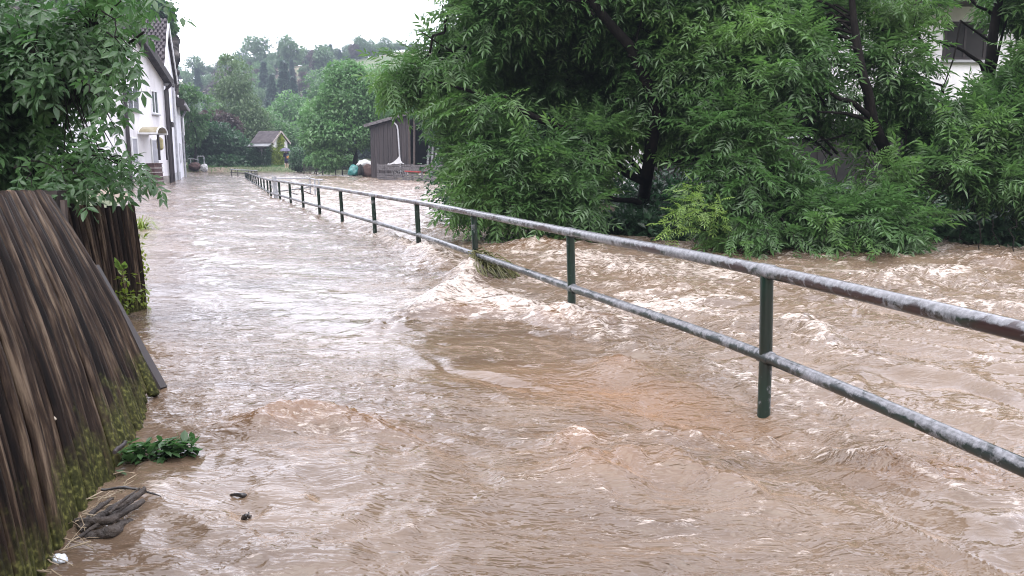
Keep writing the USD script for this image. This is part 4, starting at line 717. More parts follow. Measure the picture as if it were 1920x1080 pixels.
# wooden shed: front corner at left, wall runs away to the right, open bay to its right
sh = thing('wooden_shed', 'dark brown board shed with sloping roof and open bay beside the flood', 'shed', at(705, 332, 57.5))
S0 = at(697, 334, 57.5); S1 = at(768, 330, 56.0); zS = -.15
sd = nrm(S1[:2] - S0[:2]); so = np.array([sd[1], -sd[0]]); SL = np.linalg.norm(S1[:2] - S0[:2]); zl, zr_ = at(697, 236, 57.5)[2], at(768, 216, 56)[2]
sp = lambda t_, z, o=0: np.array([*(S0[:2] + sd * t_ + so * o), z])
npl = 17
for i in range(npl):
    t0, t1 = i / npl * SL, (i + .93) / npl * SL; za, zb2 = zl + (zr_ - zl) * t0 / SL, zl + (zr_ - zl) * t1 / SL; off = .02 * (i % 2) + .006 * (i % 3)
    obj('plank', trimesh.convex.convex_hull(np.array([sp(t0, zS, off), sp(t1, zS, off), sp(t1, zb2, off), sp(t0, za, off), sp(t0, zS, off + .035), sp(t1, zS, off + .035), sp(t1, zb2, off + .035), sp(t0, za, off + .035)])), 'shed_wood', sh)
DEP = 4.5; XR = 4.2
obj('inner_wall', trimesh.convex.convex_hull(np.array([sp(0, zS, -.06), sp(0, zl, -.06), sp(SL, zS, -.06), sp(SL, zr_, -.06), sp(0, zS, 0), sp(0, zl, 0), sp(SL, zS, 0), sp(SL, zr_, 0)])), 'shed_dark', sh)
obj('side_wall', trimesh.convex.convex_hull(np.array([sp(0, zS, 0), sp(0, zl, 0), sp(.06, zS, 0), sp(.06, zl, 0), sp(0, zS, -DEP), sp(0, zl, -DEP), sp(.06, zS, -DEP), sp(.06, zl, -DEP)])), 'shed_wood', sh)
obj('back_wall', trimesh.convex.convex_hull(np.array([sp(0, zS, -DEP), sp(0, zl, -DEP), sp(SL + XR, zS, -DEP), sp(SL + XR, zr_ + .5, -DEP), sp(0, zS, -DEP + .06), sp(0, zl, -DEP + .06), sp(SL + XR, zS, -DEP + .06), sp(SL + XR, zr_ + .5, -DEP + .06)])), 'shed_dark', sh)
obj('bay_wall', trimesh.convex.convex_hull(np.array([sp(SL + XR, zS, 0), sp(SL + XR, zr_ + .6, 0), sp(SL + XR + .06, zS, 0), sp(SL + XR + .06, zr_ + .6, 0), sp(SL + XR, zS, -DEP), sp(SL + XR, zr_ + .5, -DEP), sp(SL + XR + .06, zS, -DEP), sp(SL + XR + .06, zr_ + .5, -DEP)])), 'shed_wood', sh)
rs = (zr_ - zl) / SL
R0 = [sp(-.3, zl - .3 * rs + .03, .3), sp(SL + XR + .3, zr_ + (XR + .3) * rs + .03, .3), sp(SL + XR + .3, zr_ + (XR + .3) * rs + .03, -DEP - .2), sp(-.3, zl - .3 * rs + .03, -DEP - .2)]
obj('roof', trimesh.convex.convex_hull(np.array(R0 + [p + Z * .12 for p in R0])), 'grey_roof', sh)
obj('fascia', beam(R0[0] + np.array([*so, 0]) * .03 + Z * .03, R0[1] + np.array([*so, 0]) * .03 + Z * .03, .04, .2), 'grey_board', sh)
for tt in (SL + .05, SL + .38): obj('bay_post', beam(sp(tt, zS, .02), sp(tt + .12 * (tt > SL + .2), zr_ + .1, .02), .14, .14, up=(0, 1, 0)), 'post_wood', sh)
tD, zD = onplane(740, 222, S0, sd)
obj('downpipe', tube([sp(tD, zD + .05, .25), sp(tD + .03, zD - .22, .22), sp(tD + .28, zD - .5, .14), sp(tD + .34, zD - .8, .12), sp(tD + .5, .45, .12)], .055, 8), 'pipe_grey', sh, smooth=True)
ss = thing('striped_sheet', 'dark and grey striped corrugated sheet leaning inside the open bay of the shed', 'sheet', sp(SL + 1.5, 1, -1.4))
for i in range(9):
    a0, a1 = sp(SL + .75 + i * .17, 1.25, -1.2), sp(SL + .45 + i * .14, 2.75, -2.0); obj('stripe', beam(a0, a1, .15, .03, up=(0, -1, .5)), 'stripe_light' if i % 2 == 0 else 'shed_dark', ss)
    obj('stripe', beam(sp(SL + .75 + i * .17, .85, -1.15), sp(SL + .75 + i * .17, 1.22, -1.18), .14, .03, up=(0, -1, .2)), 'stripe_light' if i % 2 == 0 else 'shed_dark', ss)
rc = thing('red_crate', 'dark red slatted crate under the striped sheet in the shed bay', 'crate', sp(SL + 1.3, .3, -1.0))
for k in range(4): obj('slat', box(sp(SL + 1.35, .12 + k * .18, -.75), (1.6, .04, .13), frame(sd)), 'crate_red', rc)
for tt in (.58, 2.1): obj('corner_post', box(sp(SL + tt, .36, -.8), (.08, .08, .76), frame(sd)), 'crate_red', rc)
obj('box_body', box(sp(SL + 1.35, .34, -1.15), (1.5, .6, .66), frame(sd)), 'crate_red', rc)
pfn = thing('plank_fence', 'grey weathered board fence with two bands of planks before the shed at the water', 'fence', at(715, 334, 53))
F0, F1 = at(709, 325, 53.5), at(850, 330, 45.0); fd = nrm(F1[:2] - F0[:2]); FL = np.linalg.norm(F1[:2] - F0[:2]); fo_ = np.array([fd[1], -fd[0]])
fp = lambda t_, z, o=0: np.array([*(F0[:2] + fd * t_ + fo_ * o), z])
for k in range(9):
    p = k * FL / 8; obj('post', beam(fp(p, -.5), fp(p, 1.02 - .1 * (k % 2)), .1, .1, up=(0, 1, 0)), 'grey_board', pfn)
    if k < 8:
        for j, z in enumerate((.06, .20, .34, .66, .79, .92)):
            rr_ = np.random.default_rng(k * 9 + j); obj('board', beam(fp(p + .02, z - .02 * k / 8 + rr_.normal(0, .012), .07), fp(p + FL / 8 - .03, z - .02 * (k + 1) / 8 + rr_.normal(0, .012), .07), .025, .115), 'grey_board', pfn)
rb = thing('red_bench', 'bright red bench board on pale legs behind the grey board fence', 'bench', fp(4.9, .3, -.8))
obj('seat', beam(fp(4.2, .57, -.06), fp(6.1, .55, -.06), .3, .07), 'red_paint', rb)
for t_ in (4.3, 6.0): obj('leg', beam(fp(t_, -.2, -.06), fp(t_, .54, -.06), .07, .07, up=(0, 1, 0)), 'frame_white', rb)
nt = thing('white_net', 'pale net draped from the downpipe over the board fence', 'net', fp(2, .6, -.3))
na, nb, nc, nd = sp(tD + .45, 1.55, .16), fp(2.0, .98, -.15), fp(3.7, 1.0, -.12), fp(1.0, 1.0, -.2); g_ = 14; s1, s2 = np.meshgrid(np.linspace(0, 1, g_), np.linspace(0, 1, g_), indexing='ij')
Vn = (na * (1 - s1)[..., None] + (nd * (1 - s2)[..., None] + nc * s2[..., None]) * s1[..., None]); Vn[..., 2] -= .28 * s1 * (1 - s1) * 2; Vn += (fbm(Vn * 3, 2, 4)[..., None] - .5) * .25 * s1[..., None]
obj('drape', (np.vstack([Vn.reshape(-1, 3), Vn.reshape(-1, 3) + [0, .02, -.02]]), np.vstack([sheet(g_, g_), sheet(g_, g_)[:, ::-1] + g_ * g_])), 'net_grey', nt)
obj('strands', cat_([tube(bend(fp(1.2 + .33 * i, .6 + .08 * math.sin(i), -.1), fp(1.9 + .3 * i, .28 + .1 * math.cos(2 * i), -.1), .25, 5, i, .2), .018, 4) for i in range(9)]), 'net_grey', nt)
# red-roofed house far behind the shed
rh = thing('red_roof_house', 'small white house with red roof glimpsed through the ash leaves above the shed', 'house', at(830, 300, 72))
w0, w1 = at(795, 260, 72), at(880, 260, 72); zt, zr3 = at(0, 206, 72)[2], at(0, 168, 72)[2]
obj('wall', gable_prism([[w0[0], 72, 0], [w1[0], 72, 0], [w1[0], 72, zt], [(w0[0] + w1[0]) / 2, 72, zr3], [w0[0], 72, zt]], [0, 6, 0]), 'render_white', rh)
for xa in (w0[0] - .4, w1[0] + .4):
    q = np.array([[xa, 71.6, zt - .35], [(w0[0] + w1[0]) / 2, 71.6, zr3 + .03]]); obj('roof', trimesh.convex.convex_hull(np.vstack([q, q + Z * .22, q + [0, 6.8, 0], q + [0, 6.8, .22]])), 'red_tile', rh)
# white house behind the river trees
hw = thing('riverside_house', 'large white house behind the river trees with dark window and grey roof edge', 'house', (8, 21, 0))
WP, WD = np.array([2.4, 20.5]), nrm([1, .06]); WO = np.array([WD[1], -WD[0]]); WL = 16
wq = lambda t_, z, o=0: np.array([*(WP + WD * t_ + WO * o), z])
obj('wall', wallbox(WP, WD, WL, 0, 5.6, 9, -WO), 'render_white', hw)
q = np.array([wq(-.5, 5.15, .9), wq(WL, 5.15, .9), wq(-.5, 5.5, .9), wq(WL, 5.5, .9), wq(-.5, 8.5, -4.5), wq(WL, 8.5, -4.5)]); obj('roof', trimesh.convex.convex_hull(np.vstack([q, [wq(-.5, 5.3, -9.5), wq(WL, 5.3, -9.5)]])), 'grey_roof', hw)
obj('soffit', rectangle_on(WP, WD, WO, -.5, WL, 5.08, 5.145, 0, .9), 'post_wood', hw)
window(hw, WP, WD, WO, 1776, 46, 1841, 108, pane='void_dark', mullion=True, fr='eave_wood')
window(hw, WP, WD, WO, 1478, 215, 1522, 250, pane='void_dark', mullion=False, fr='eave_wood'); window(hw, WP, WD, WO, 1330, 60, 1385, 120, pane='void_dark', fr='frame_white')
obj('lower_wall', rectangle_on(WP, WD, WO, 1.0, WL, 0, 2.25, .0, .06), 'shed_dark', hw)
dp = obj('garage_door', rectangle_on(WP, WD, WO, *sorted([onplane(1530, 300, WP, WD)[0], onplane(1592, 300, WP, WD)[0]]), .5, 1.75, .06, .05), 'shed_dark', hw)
#SPLIT3
# ------------------------------------------------------------------ trees on the near river bank
def hollow(hs):
    """dark open pockets in a crown, deeper than wide"""
    c = [(at(px, py, Yd), r_) for px, py, Yd, r_ in hs]
    return lambda p: np.all([(((p - q) * [1, .38, 1]) ** 2).sum(1) > r_ ** 2 for q, r_ in c], 0)
def lim(*pts): return [at(*p) for p in pts]
tA_ = compound_tree('ash_tree', 'spreading dark green ash on the river bank, long bough reaching the shed', 'tree', [*ground_at(1200, 428)[:2], 0.0],
    [[ground_at(1195, 432, -.3), at(1215, 330, 13.4), at(1232, 212, 12.6), at(1180, 90, 12.3), at(1108, 0, 12.0), at(1090, -80, 12.0)],
     lim((1205, 340, 13.6), (1080, 250, 12.8), (990, 208, 12.4), (905, 178, 12.4), (800, 150, 12.8)), lim((1205, 330, 14.2), (1150, 260, 14.4), (1040, 120, 14.2), (960, 20, 14)), lim((1225, 230, 14), (1262, 160, 13.8), (1290, 60, 13.4), (1310, -40, 13.2)),
     lim((1200, 380, 14), (1120, 370, 13.2), (1010, 380, 12.8), (930, 410, 12.6)), lim((1205, 300, 14), (1310, 300, 13), (1400, 330, 12.2)), lim((1000, 210, 13.8), (940, 260, 13.2), (870, 300, 12.8)), lim((960, 115, 13.9), (880, 112, 13.6), (790, 60, 13.4))],
    [(.12, .05), (.07, .015), (.055, .012), (.06, .02), (.05, .01), (.045, .01), (.03, .008), (.03, .008)],
    [E_(1000, 60, 13.6, 170, 110, 1.5), E_(860, 115, 13.6, 110, 75, 1.2), E_(770, 130, 13.6, 62, 44, .8), E_(960, 200, 13.4, 140, 70, 1.3), E_(1150, 120, 13.6, 150, 120, 1.4), E_(925, 290, 13.0, 80, 60, 1.1), E_(1050, 300, 12.8, 150, 80, 1.2), E_(940, 365, 12.6, 90, 60, .9), E_(1090, 385, 12.6, 130, 55, 1.0), E_(1290, 60, 13.3, 130, 100, 1.2), E_(1290, 190, 13.2, 120, 90, 1.2), E_(1000, 425, 12.4, 90, 26, .6), E_(850, 190, 13.4, 45, 35, .7), E_(1130, -40, 13.4, 260, 70, 1.5), E_(1040, 60, 12.7, 120, 90, .8), E_(1180, 40, 12.9, 90, 80, .8), E_(1090, 165, 12.6, 90, 60, .7)],
    1001, ASH, 'ash_leaf', .25, 7, 1.0, .435, .75, hubs=90, keep=hollow([(1200, 390, 12.6, .75), (1190, 310, 12.4, .5), (1325, 125, 12.4, .45), (1010, 240, 12.4, .35)]))
tB_ = compound_tree('ash_tree', 'forked ash in the middle of the bank, dark limbs spreading left below a bright crown', 'tree', [*ground_at(1700, 440)[:2], 0.0],
    [[ground_at(1708, 446, -.3), at(1700, 380, 12.8), at(1640, 240, 12.0), at(1622, 150, 11.8), at(1600, 20, 12.0), at(1590, -60, 12.0)],
     lim((1640, 230, 12.0), (1600, 195, 11.7), (1560, 178, 11.6), (1490, 180, 11.6)), lim((1632, 225, 12.0), (1590, 215, 11.7), (1530, 208, 11.5)), lim((1630, 210, 12.8), (1655, 120, 12.7), (1690, 20, 12.6)), lim((1680, 330, 13.0), (1600, 250, 12.4), (1540, 262, 12.0)), lim((1690, 370, 13), (1600, 390, 12), (1500, 420, 11.3))],
    [(.12, .03), (.05, .012), (.04, .01), (.05, .012), (.035, .01), (.035, .008)],
    [E_(1400, 40, 12.8, 150, 90, 1.2), E_(1430, 150, 12.6, 140, 80, 1.2), E_(1580, 90, 12.4, 130, 80, 1.0), E_(1680, 70, 12.4, 80, 45, .8), E_(1380, 260, 12.2, 120, 80, 1.1), E_(1420, 350, 11.7, 130, 70, .9), E_(1560, 330, 11.8, 120, 60, .9), E_(1580, 410, 11.3, 140, 55, .8), E_(1460, 430, 11.2, 110, 45, .7), E_(1640, 170, 12.6, 110, 60, 1.0), E_(1650, 95, 12.7, 70, 70, .8), E_(1480, 200, 12.6, 90, 60, .9), E_(1450, -40, 12.8, 180, 60, 1.2)],
    1002, ASH, 'ash_leaf', .24, 7, .98, .475, .75, hubs=70, keep=hollow([(1560, 300, 11.6, .6), (1500, 230, 12.0, .5), (1260, 410, 11.4, .5)]))
tC_ = compound_tree('ash_tree', 'right hand ash with thick bare dark stem crossing the white house wall', 'tree', [*ground_at(1830, 446)[:2], 0.0],
    [[ground_at(1832, 446, -.3), at(1835, 330, 13.4), at(1850, 180, 13.2), at(1860, 90, 13.0), at(1872, 0, 12.9), at(1880, -90, 12.8)],
     lim((1853, 150, 13.2), (1838, 115, 13.1), (1790, 85, 13.0), (1745, 70, 12.9)), lim((1850, 190, 13.2), (1868, 120, 13.1), (1880, 60, 13.0), (1900, 0, 13)), lim((1840, 280, 13.3), (1890, 150, 13.0), (1915, 90, 12.9), (1945, 0, 12.8)), lim((1835, 320, 13.4), (1900, 300, 12.8), (1990, 330, 12.4)), lim((1838, 300, 13.4), (1760, 260, 12.8), (1700, 240, 12.4)), lim((1868, 30, 13), (1840, 10, 12.9), (1800, -20, 12.8)), lim((1862, 85, 13), (1800, 40, 12.8), (1788, 110, 12.6), (1760, 190, 12.6))],
    [(.115, .05), (.04, .01), (.035, .01), (.06, .02), (.05, .012), (.04, .01), (.03, .01), (.02, .008)],
    [E_(1780, 260, 12.4, 150, 70, 1.1), E_(1900, 250, 12.4, 110, 70, 1.0), E_(1850, 350, 12.0, 150, 60, 1.0), E_(1730, 340, 11.7, 110, 70, .9), E_(1700, 420, 11.2, 130, 45, .7), E_(1900, 420, 12.0, 90, 40, .6), E_(2040, 200, 12.4, 140, 180, 1.5), E_(1740, 180, 12.6, 90, 40, .7), E_(1930, 165, 12.6, 60, 35, .5), E_(2000, -40, 12.8, 130, 70, 1), E_(1700, 10, 12.8, 80, 26, .6), E_(1690, 115, 12.6, 85, 65, .8), E_(1650, 150, 12.7, 60, 60, .7), E_(1740, 165, 12.6, 50, 26, .5), E_(1890, 215, 12.3, 50, 40, .5), E_(1800, 175, 12.4, 50, 20, .35), E_(1905, 110, 12.2, 26, 40, .3)],
    1003, ASH, 'ash_leaf', .245, 7, .98, .475, .75, hubs=60, keep=hollow([(1735, 400, 12.0, .75), (1830, 420, 12.0, .6), (1700, 260, 12.4, .4)]))
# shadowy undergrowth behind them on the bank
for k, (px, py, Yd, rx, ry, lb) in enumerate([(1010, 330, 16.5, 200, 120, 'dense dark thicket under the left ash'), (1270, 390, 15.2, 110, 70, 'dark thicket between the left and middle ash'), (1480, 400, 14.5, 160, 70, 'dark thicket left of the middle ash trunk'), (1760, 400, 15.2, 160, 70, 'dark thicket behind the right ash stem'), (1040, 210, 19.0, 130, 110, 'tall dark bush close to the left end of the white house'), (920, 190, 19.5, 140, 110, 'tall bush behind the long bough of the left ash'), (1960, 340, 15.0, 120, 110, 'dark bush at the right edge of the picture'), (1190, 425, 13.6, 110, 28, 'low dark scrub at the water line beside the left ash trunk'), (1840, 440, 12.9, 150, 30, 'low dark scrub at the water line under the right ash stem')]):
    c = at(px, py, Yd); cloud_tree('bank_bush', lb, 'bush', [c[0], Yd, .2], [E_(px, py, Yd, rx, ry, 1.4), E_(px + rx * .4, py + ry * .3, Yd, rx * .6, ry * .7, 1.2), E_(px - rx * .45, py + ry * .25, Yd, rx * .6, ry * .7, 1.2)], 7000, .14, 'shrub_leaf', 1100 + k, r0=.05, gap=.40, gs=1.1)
# yellow-green sapling hanging over the water, and drooping sprays
def spray(name, label, cat, stems, per, leafset, leafm, sc, seed, twig_r=.008, jit=.05, single=60, down=.2):
    r = np.random.default_rng(seed); o = thing(name, label, cat, stems[0][0]); pos, dr = [], []
    for i, (a, b) in enumerate(stems):
        l = bend(a, b, .08, 8, seed + i, .08); obj('stem', tube(l, np.linspace(twig_r, twig_r * .4, 8), 5), 'bark', o)
        s = r.uniform(.2, 1, per); k = s * 7; q = np.stack([np.interp(k, np.arange(8), l[:, j]) for j in range(3)], 1); pos.append(q + r.normal(0, jit, q.shape)); dr.append(nrm(b - a) * .6 + r.normal(0, .6, q.shape) + [0, -.1, -down])
    pos, dr = np.vstack(pos), np.vstack(dr); s = sc * r.uniform(.75, 1.2, len(pos)); sel = np.argsort(pos[:, 1])
    for i in sel[:single]: obj('leaf', scatter(leafset, pos[i:i + 1], dr[i:i + 1], s[i:i + 1], r), leafm, o)
    if len(sel) > single: tag(obj('leaves', scatter(leafset, pos[sel[single:]], dr[sel[single:]], s[sel[single:]], r), leafm, o), kind='stuff')
    return o
Yp = 10.6; Q = lambda x, y, d=0: at(x, y, Yp + d)
spray('ash_sapling', 'yellow green young ash sprays hanging over the water beside the dark hollow', 'sapling', [(Q(1330, 425, .5), Q(1285, 345)), (Q(1330, 430, .4), Q(1262, 375)), (Q(1330, 430, .3), Q(1232, 405)), (Q(1335, 430, .4), Q(1310, 385)), (Q(1330, 435, .3), Q(1250, 435)), (Q(1345, 435, .2), Q(1345, 390))], 14, SMALL, 'yellow_leaf', .8, 1201)
spray('willow_spray', 'green drooping leafy branches dipping in the water right of the yellow sapling', 'branch', [(Q(1420, 400, .3), Q(1350, 455, -.3)), (Q(1430, 400, .3), Q(1390, 475, -.5)), (Q(1440, 400, .3), Q(1430, 465, -.4)), (Q(1450, 395, .3), Q(1500, 470, -.4)), (Q(1620, 400, .2), Q(1600, 480, -.5)), (Q(1640, 400, .3), Q(1650, 482, -.6)), (Q(1700, 400, .5), Q(1690, 462, -.3)), (Q(1570, 400, .4), Q(1540, 470, -.4))], 16, ASH, 'ash_leaf', .7, 1202)
spray('low_bough', 'small dark leafy bough hanging behind the third railing post', 'branch', [(at(960, 400, 12.4), at(880, 425, 11.6)), (at(970, 410, 12.4), at(960, 440, 11.8)), (at(1000, 415, 12.4), at(1010, 440, 11.8))], 12, ASH, 'ash_leaf', .7, 1203)
for k, (x0, y0, x1, y1, d_) in enumerate([(1835, 455, 1838, 476, 11), (1860, 452, 1875, 474, 11.2), (1905, 452, 1903, 480, 10.8), (1800, 450, 1808, 470, 11.4), (1500, 450, 1497, 478, 10.9), (1470, 452, 1452, 470, 11), (1440, 455, 1442, 485, 10.6)]):
    o = obj('drowned_twig', tube(bend(at(x0, y0 - 40, d_ + .3), at(x1, y1, d_), .05, 6, k, .1), [.012, .011, .01, .009, .008, .006], 5), 'bark'); tag(o, ['bare twig dipping into the river under the right ash stem', 'bare twig dipping in just right of the one under the right ash stem', 'rightmost bare twig dipping into the river', 'bare twig dipping into the river left of the right ash stem', 'longest bare twig dipping into the river right of the willowy branches', 'short bare twig beside the drooping green branches', 'leftmost bare twig dipping into the river by the yellow sapling'][k], 'twig', 'bare twigs dipping into the river')
# elder over the fence at left
el = compound_tree('elder_tree', 'dark green elder with long hanging leaves filling the upper left corner', 'tree', (-4.9, 6.8, 0.2),
    [[(-4.9, 6.8, 0.0), (-4.85, 6.75, 1.2), at(60, 150, 6.6), at(90, -60, 6.4)], [(-4.88, 6.78, .6), at(60, 330, 6.5), at(160, 290, 6.3), at(240, 300, 6.2)], [(-4.85, 6.75, 1.0), at(110, 220, 6.4), at(190, 120, 6.2), at(270, 60, 6.0)], [(-4.86, 6.76, .9), at(10, 240, 6.3), at(-60, 160, 6.0)], [at(100, 60, 6.5), at(180, 0, 6.3), at(280, -30, 6.0)]],
    [(.05, .02), (.03, .008), (.025, .008), (.03, .01), (.018, .006)],
    [E_(40, 60, 6.4, 130, 110, .8), E_(130, 95, 6.2, 90, 75, .6), E_(200, 60, 6.2, 70, 70, .5), E_(20, 200, 6.4, 85, 100, .7), E_(90, 315, 6.2, 110, 50, .55), E_(215, 318, 6.1, 60, 42, .4), E_(60, 340, 6.2, 110, 45, .5), E_(205, 130, 6.1, 32, 36, .3), E_(150, -40, 6.3, 170, 60, .7), E_(-120, 150, 6.2, 150, 220, .9), E_(180, 355, 6.0, 70, 30, .35)],
    1301, ELD, 'elder_leaf', .15, 4, 0.80, .45, 1.9, single=300, hubs=60, down=.45, r_hub=.010, keep=lambda p: ~((p[:, 2] < 1.10) & (p[:, 1] > 5.4)) & ~((p[:, 0] / p[:, 1] > -.488) & (p[:, 2] > 1.5) & (p[:, 2] < 2.3)))
spray('elder_spray', 'long elder leaves hanging down before the gable of the white house', 'branch', [(at(190, 20, 5.6), at(252, 130, 5.5)), (at(200, 60, 5.6), at(262, 100, 5.5)), (at(150, 150, 5.6), at(222, 250, 5.5)), (at(180, 130, 5.6), at(245, 185, 5.5)), (at(220, -60, 5.4), at(292, -30, 5.3))], 9, ELD, 'elder_leaf', .85, 1302, .006, .02, down=.9)
spray('elder_spray', 'elder leaves hanging over the top of the upright slat fence', 'branch', [(at(120, 300, 5.9), at(200, 335, 5.6)), (at(160, 290, 5.9), at(255, 345, 5.7)), (at(60, 300, 5.8), at(130, 350, 5.5)), (at(200, 290, 6), at(275, 330, 5.8)), (at(30, 310, 5.6), at(60, 350, 5.4)), (at(120, 320, 5.8), at(165, 340, 5.5))], 6, ELD, 'elder_leaf', .85, 1303, .006, .03, down=.7)

# ------------------------------------------------------------------ small plants and debris
def blades(px, py, z, n, L, spread, m, name, label, cat, seed, tilt=(0, 0, 0), w=.006, parent=None):
    r = np.random.default_rng(seed); c = ground_at(px, py, z); o = thing(name, label, cat, c); ms = []
    for i in range(n):
        d = np.array([r.normal(0, spread), r.normal(0, spread), r.uniform(.3, 1)]) + tilt; d = nrm(d) * L * r.uniform(.5, 1.1); b = c + [r.normal(0, .04), r.normal(0, .04), -.02]
        p = np.array([b, b + d * .5, b + d * .85 - [0, 0, .12 * L], b + d + [d[0] * .3, d[1] * .3, -.45 * L]]); sd_ = nrm(np.cross(d, [0, 0, 1])) * w * r.uniform(.6, 1.4)
        V = np.vstack([p - sd_ * np.array([1, .9, .6, .05])[:, None], p + sd_ * np.array([1, .9, .6, .05])[:, None]]); ms.append(trimesh.Trimesh(V, np.array([[0, 1, 5], [0, 5, 4], [1, 2, 6], [1, 6, 5], [2, 3, 7], [2, 7, 6]]), process=False))
    obj('blades', cat_(ms), m, o); return o
p3 = POSTS[4]
o = thing('grass_wisp', 'clump of yellowish grass caught on the third railing post', 'grass clump', (p3[0] + .03, p3[1] - .04, .15)); ms = []
r = np.random.default_rng(77)
for i in range(90):
    b = np.array([p3[0] + r.normal(0.0, .03), p3[1] - .05 + r.normal(0, .03), r.uniform(.10, .30)]); e_ = np.array([p3[0] + r.uniform(.08, .55), p3[1] - r.uniform(.12, .45), r.uniform(-.03, .08)]); ms.append(tube(bend(b, e_, .12, 5, i, .12), .007, 3, False))
obj('blades', cat_(ms), 'dry_grass', o)
blades(262, 428, 0.05, 60, .38, .5, 'ivy_leaf', 'verge_grass', 'tuft of green grass beyond the end of the upright slat fence', 'grass clump', 78, tilt=(.5, -.3, 0), w=.010)
ip = thing('fence_weed', 'straggling yellowish weed on the outer edge of the upright slat fence', 'weed', (-3.22, 6.9, .1)); r = np.random.default_rng(79)
obj('leaves', leaf_cloud([((-3.24, 6.95, .40), (.05, .06, .30)), ((-3.22, 6.86, .12), (.06, .10, .16)), ((-3.19, 6.5, .13), (.05, .22, .12)), (at(232, 520, 6.3), (.07, .05, .06))], 240, .045, 80, gap=.1, shell=.1), 'ivy_leaf', ip)
for k, (px, py, Yd, lb) in enumerate([(12, 640, 3.15, 'bright green seedling growing out between the slats at the left picture edge'), (30, 858, 2.85, 'single pale green leaf pair low on the leaning fence'), (228, 505, 6.2, 'small light green leaves on the face of the upright slat fence')]):
    r = np.random.default_rng(90 + k); c = at(px, py, Yd); o = thing('seedling', lb, 'seedling', c); s = .055 if k < 2 else .09
    for i in range((7, 2, 6)[k]):
        d = nrm([r.uniform(-.2, 1), -r.uniform(.2, 1), r.uniform(-.2, .9)]) * s; sd_ = nrm(np.cross(d, [0, .5, 1])) * s * .3; b = c + r.normal(0, .015, 3); up_ = nrm(np.cross(d, sd_)) * s * .07
        obj('leaf', (np.array([b, b + d * .3 + sd_ * .8 + up_, b + d * .65 + sd_ * .75 + up_, b + d, b + d * .65 - sd_ * .75 + up_, b + d * .3 - sd_ * .8 + up_, b + d * .5]), np.array([[0, 6, 1], [1, 6, 2], [2, 6, 3], [3, 6, 4], [4, 6, 5], [5, 6, 0]])), 'yellow_leaf' if k != 1 else 'ivy_leaf', o)
    obj('stem', tube([c - [.03, 0, .03], c], .002, 4), 'straw', o)
lb_ = thing('leafy_branch', 'green leafy branch floating flat at the foot of the leaning fence', 'branch', ground_at(290, 848, .03)); r = np.random.default_rng(95)
a, b = ground_at(225, 856, .03), ground_at(362, 842, .03); a[2], b[2] = water_z(*a[:2]) + .015, water_z(*b[:2]) + .0; obj('stem', tube(bend(a, b, .02, 7, 3, .03), [.007, .006, .006, .005, .004, .003, .002], 6), 'bark', lb_)
for i in range(190):
    s = r.uniform(0, 1); c = a + (b - a) * s + [r.normal(0, .02), r.normal(0, .05 * (1 - s * .6)), r.uniform(-.01, .06)]; d = nrm([r.uniform(-.2, 1), r.normal(0, .7), r.uniform(-.25, .5)]) * r.uniform(.045, .075); sd_ = nrm(np.cross(d, [0, .3, 1])) * np.linalg.norm(d) * .27; up_ = np.array([0, 0, .006])
    obj('leaf', (np.array([c, c + d * .3 + sd_ * .8 + up_, c + d * .65 + sd_ * .75 + up_, c + d, c + d * .65 - sd_ * .75 + up_, c + d * .3 - sd_ * .8 + up_, c + d * .5]), np.array([[0, 6, 1], [1, 6, 2], [2, 6, 3], [3, 6, 4], [4, 6, 5], [5, 6, 0]])), 'elder_leaf', lb_)
def log(pts, rad, m, name, label, cat, seed, group=None, amp=.55):
    pts = np.array([ground_at(px, py, z) for px, py, z in pts]); k = np.linspace(0, len(pts) - 1, len(pts) * 6); pl = np.stack([np.interp(k, np.arange(len(pts)), pts[:, j]) for j in range(3)], 1)
    pl[1:-1] += (np.stack([fbm(np.stack([k * 1.3, k * 0 + j, k * 0 + seed], -1), 3, seed) for j in range(3)], 1)[1:-1] - .5) * rad[0] * 1.2
    rr = np.interp(k, np.linspace(0, len(pts) - 1, len(rad)), rad) * (1 + amp * (fbm(np.stack([k * 2, k * 0, k * 0 + seed], -1), 3, seed + 1) - .5)); return tag(obj(name, rough(tube(pl, rr, 10), rad[0] * amp, 60, seed), m, smooth=50), label, cat, group)
log([(148, 994, .04), (210, 955, .075), (272, 918, .085)], [.012, .016, .010], 'drift_bark', 'driftwood_log', 'thickest dark log of the driftwood pile, lying uppermost at the fence foot', 'log', 1)
log([(142, 978, .05), (205, 978, .06), (268, 940, .075)], [.012, .015, .009], 'drift_bark', 'driftwood_log', 'middle log of the driftwood pile ending at the same tip', 'log', 2)
log([(165, 1010, .02), (212, 996, .035), (246, 976, .035)], [.016, .020, .015], 'drift_bark', 'driftwood_log', 'short stump lying lowest in the driftwood pile near the water', 'log', 3)
for k, (pp, rr0, lb) in enumerate([([(150, 985, .05), (190, 950, .07), (212, 935, .07)], .008, 'thin broken stick along the upper left side of the driftwood logs'), ([(140, 1012, .03), (180, 985, .05), (250, 940, .10)], .006, 'thin stick crossing over the driftwood logs'), ([(205, 962, .09), (240, 930, .12), (262, 915, .13)], .005, 'short twig sticking up from the tip of the driftwood logs')]):
    log(pp, [rr0, rr0 * 1.1, rr0 * .6], 'drift_bark', 'driftwood_stick', lb, 'stick', 20 + k)
log([(190, 918, .10), (235, 914, .10), (265, 918, .09), (300, 930, .05), (322, 940, .01)], [.004, .005, .004, .003, .002], 'drift_black', 'driftwood_twig', 'thin arched twig above the driftwood logs reaching over the water', 'twig', 4)
log([(235, 828, .12), (215, 848, .12)], [.009, .008], 'eave_wood', 'driftwood_stick', 'straight dark stick poking out beside the floating leafy branch', 'stick', 5)
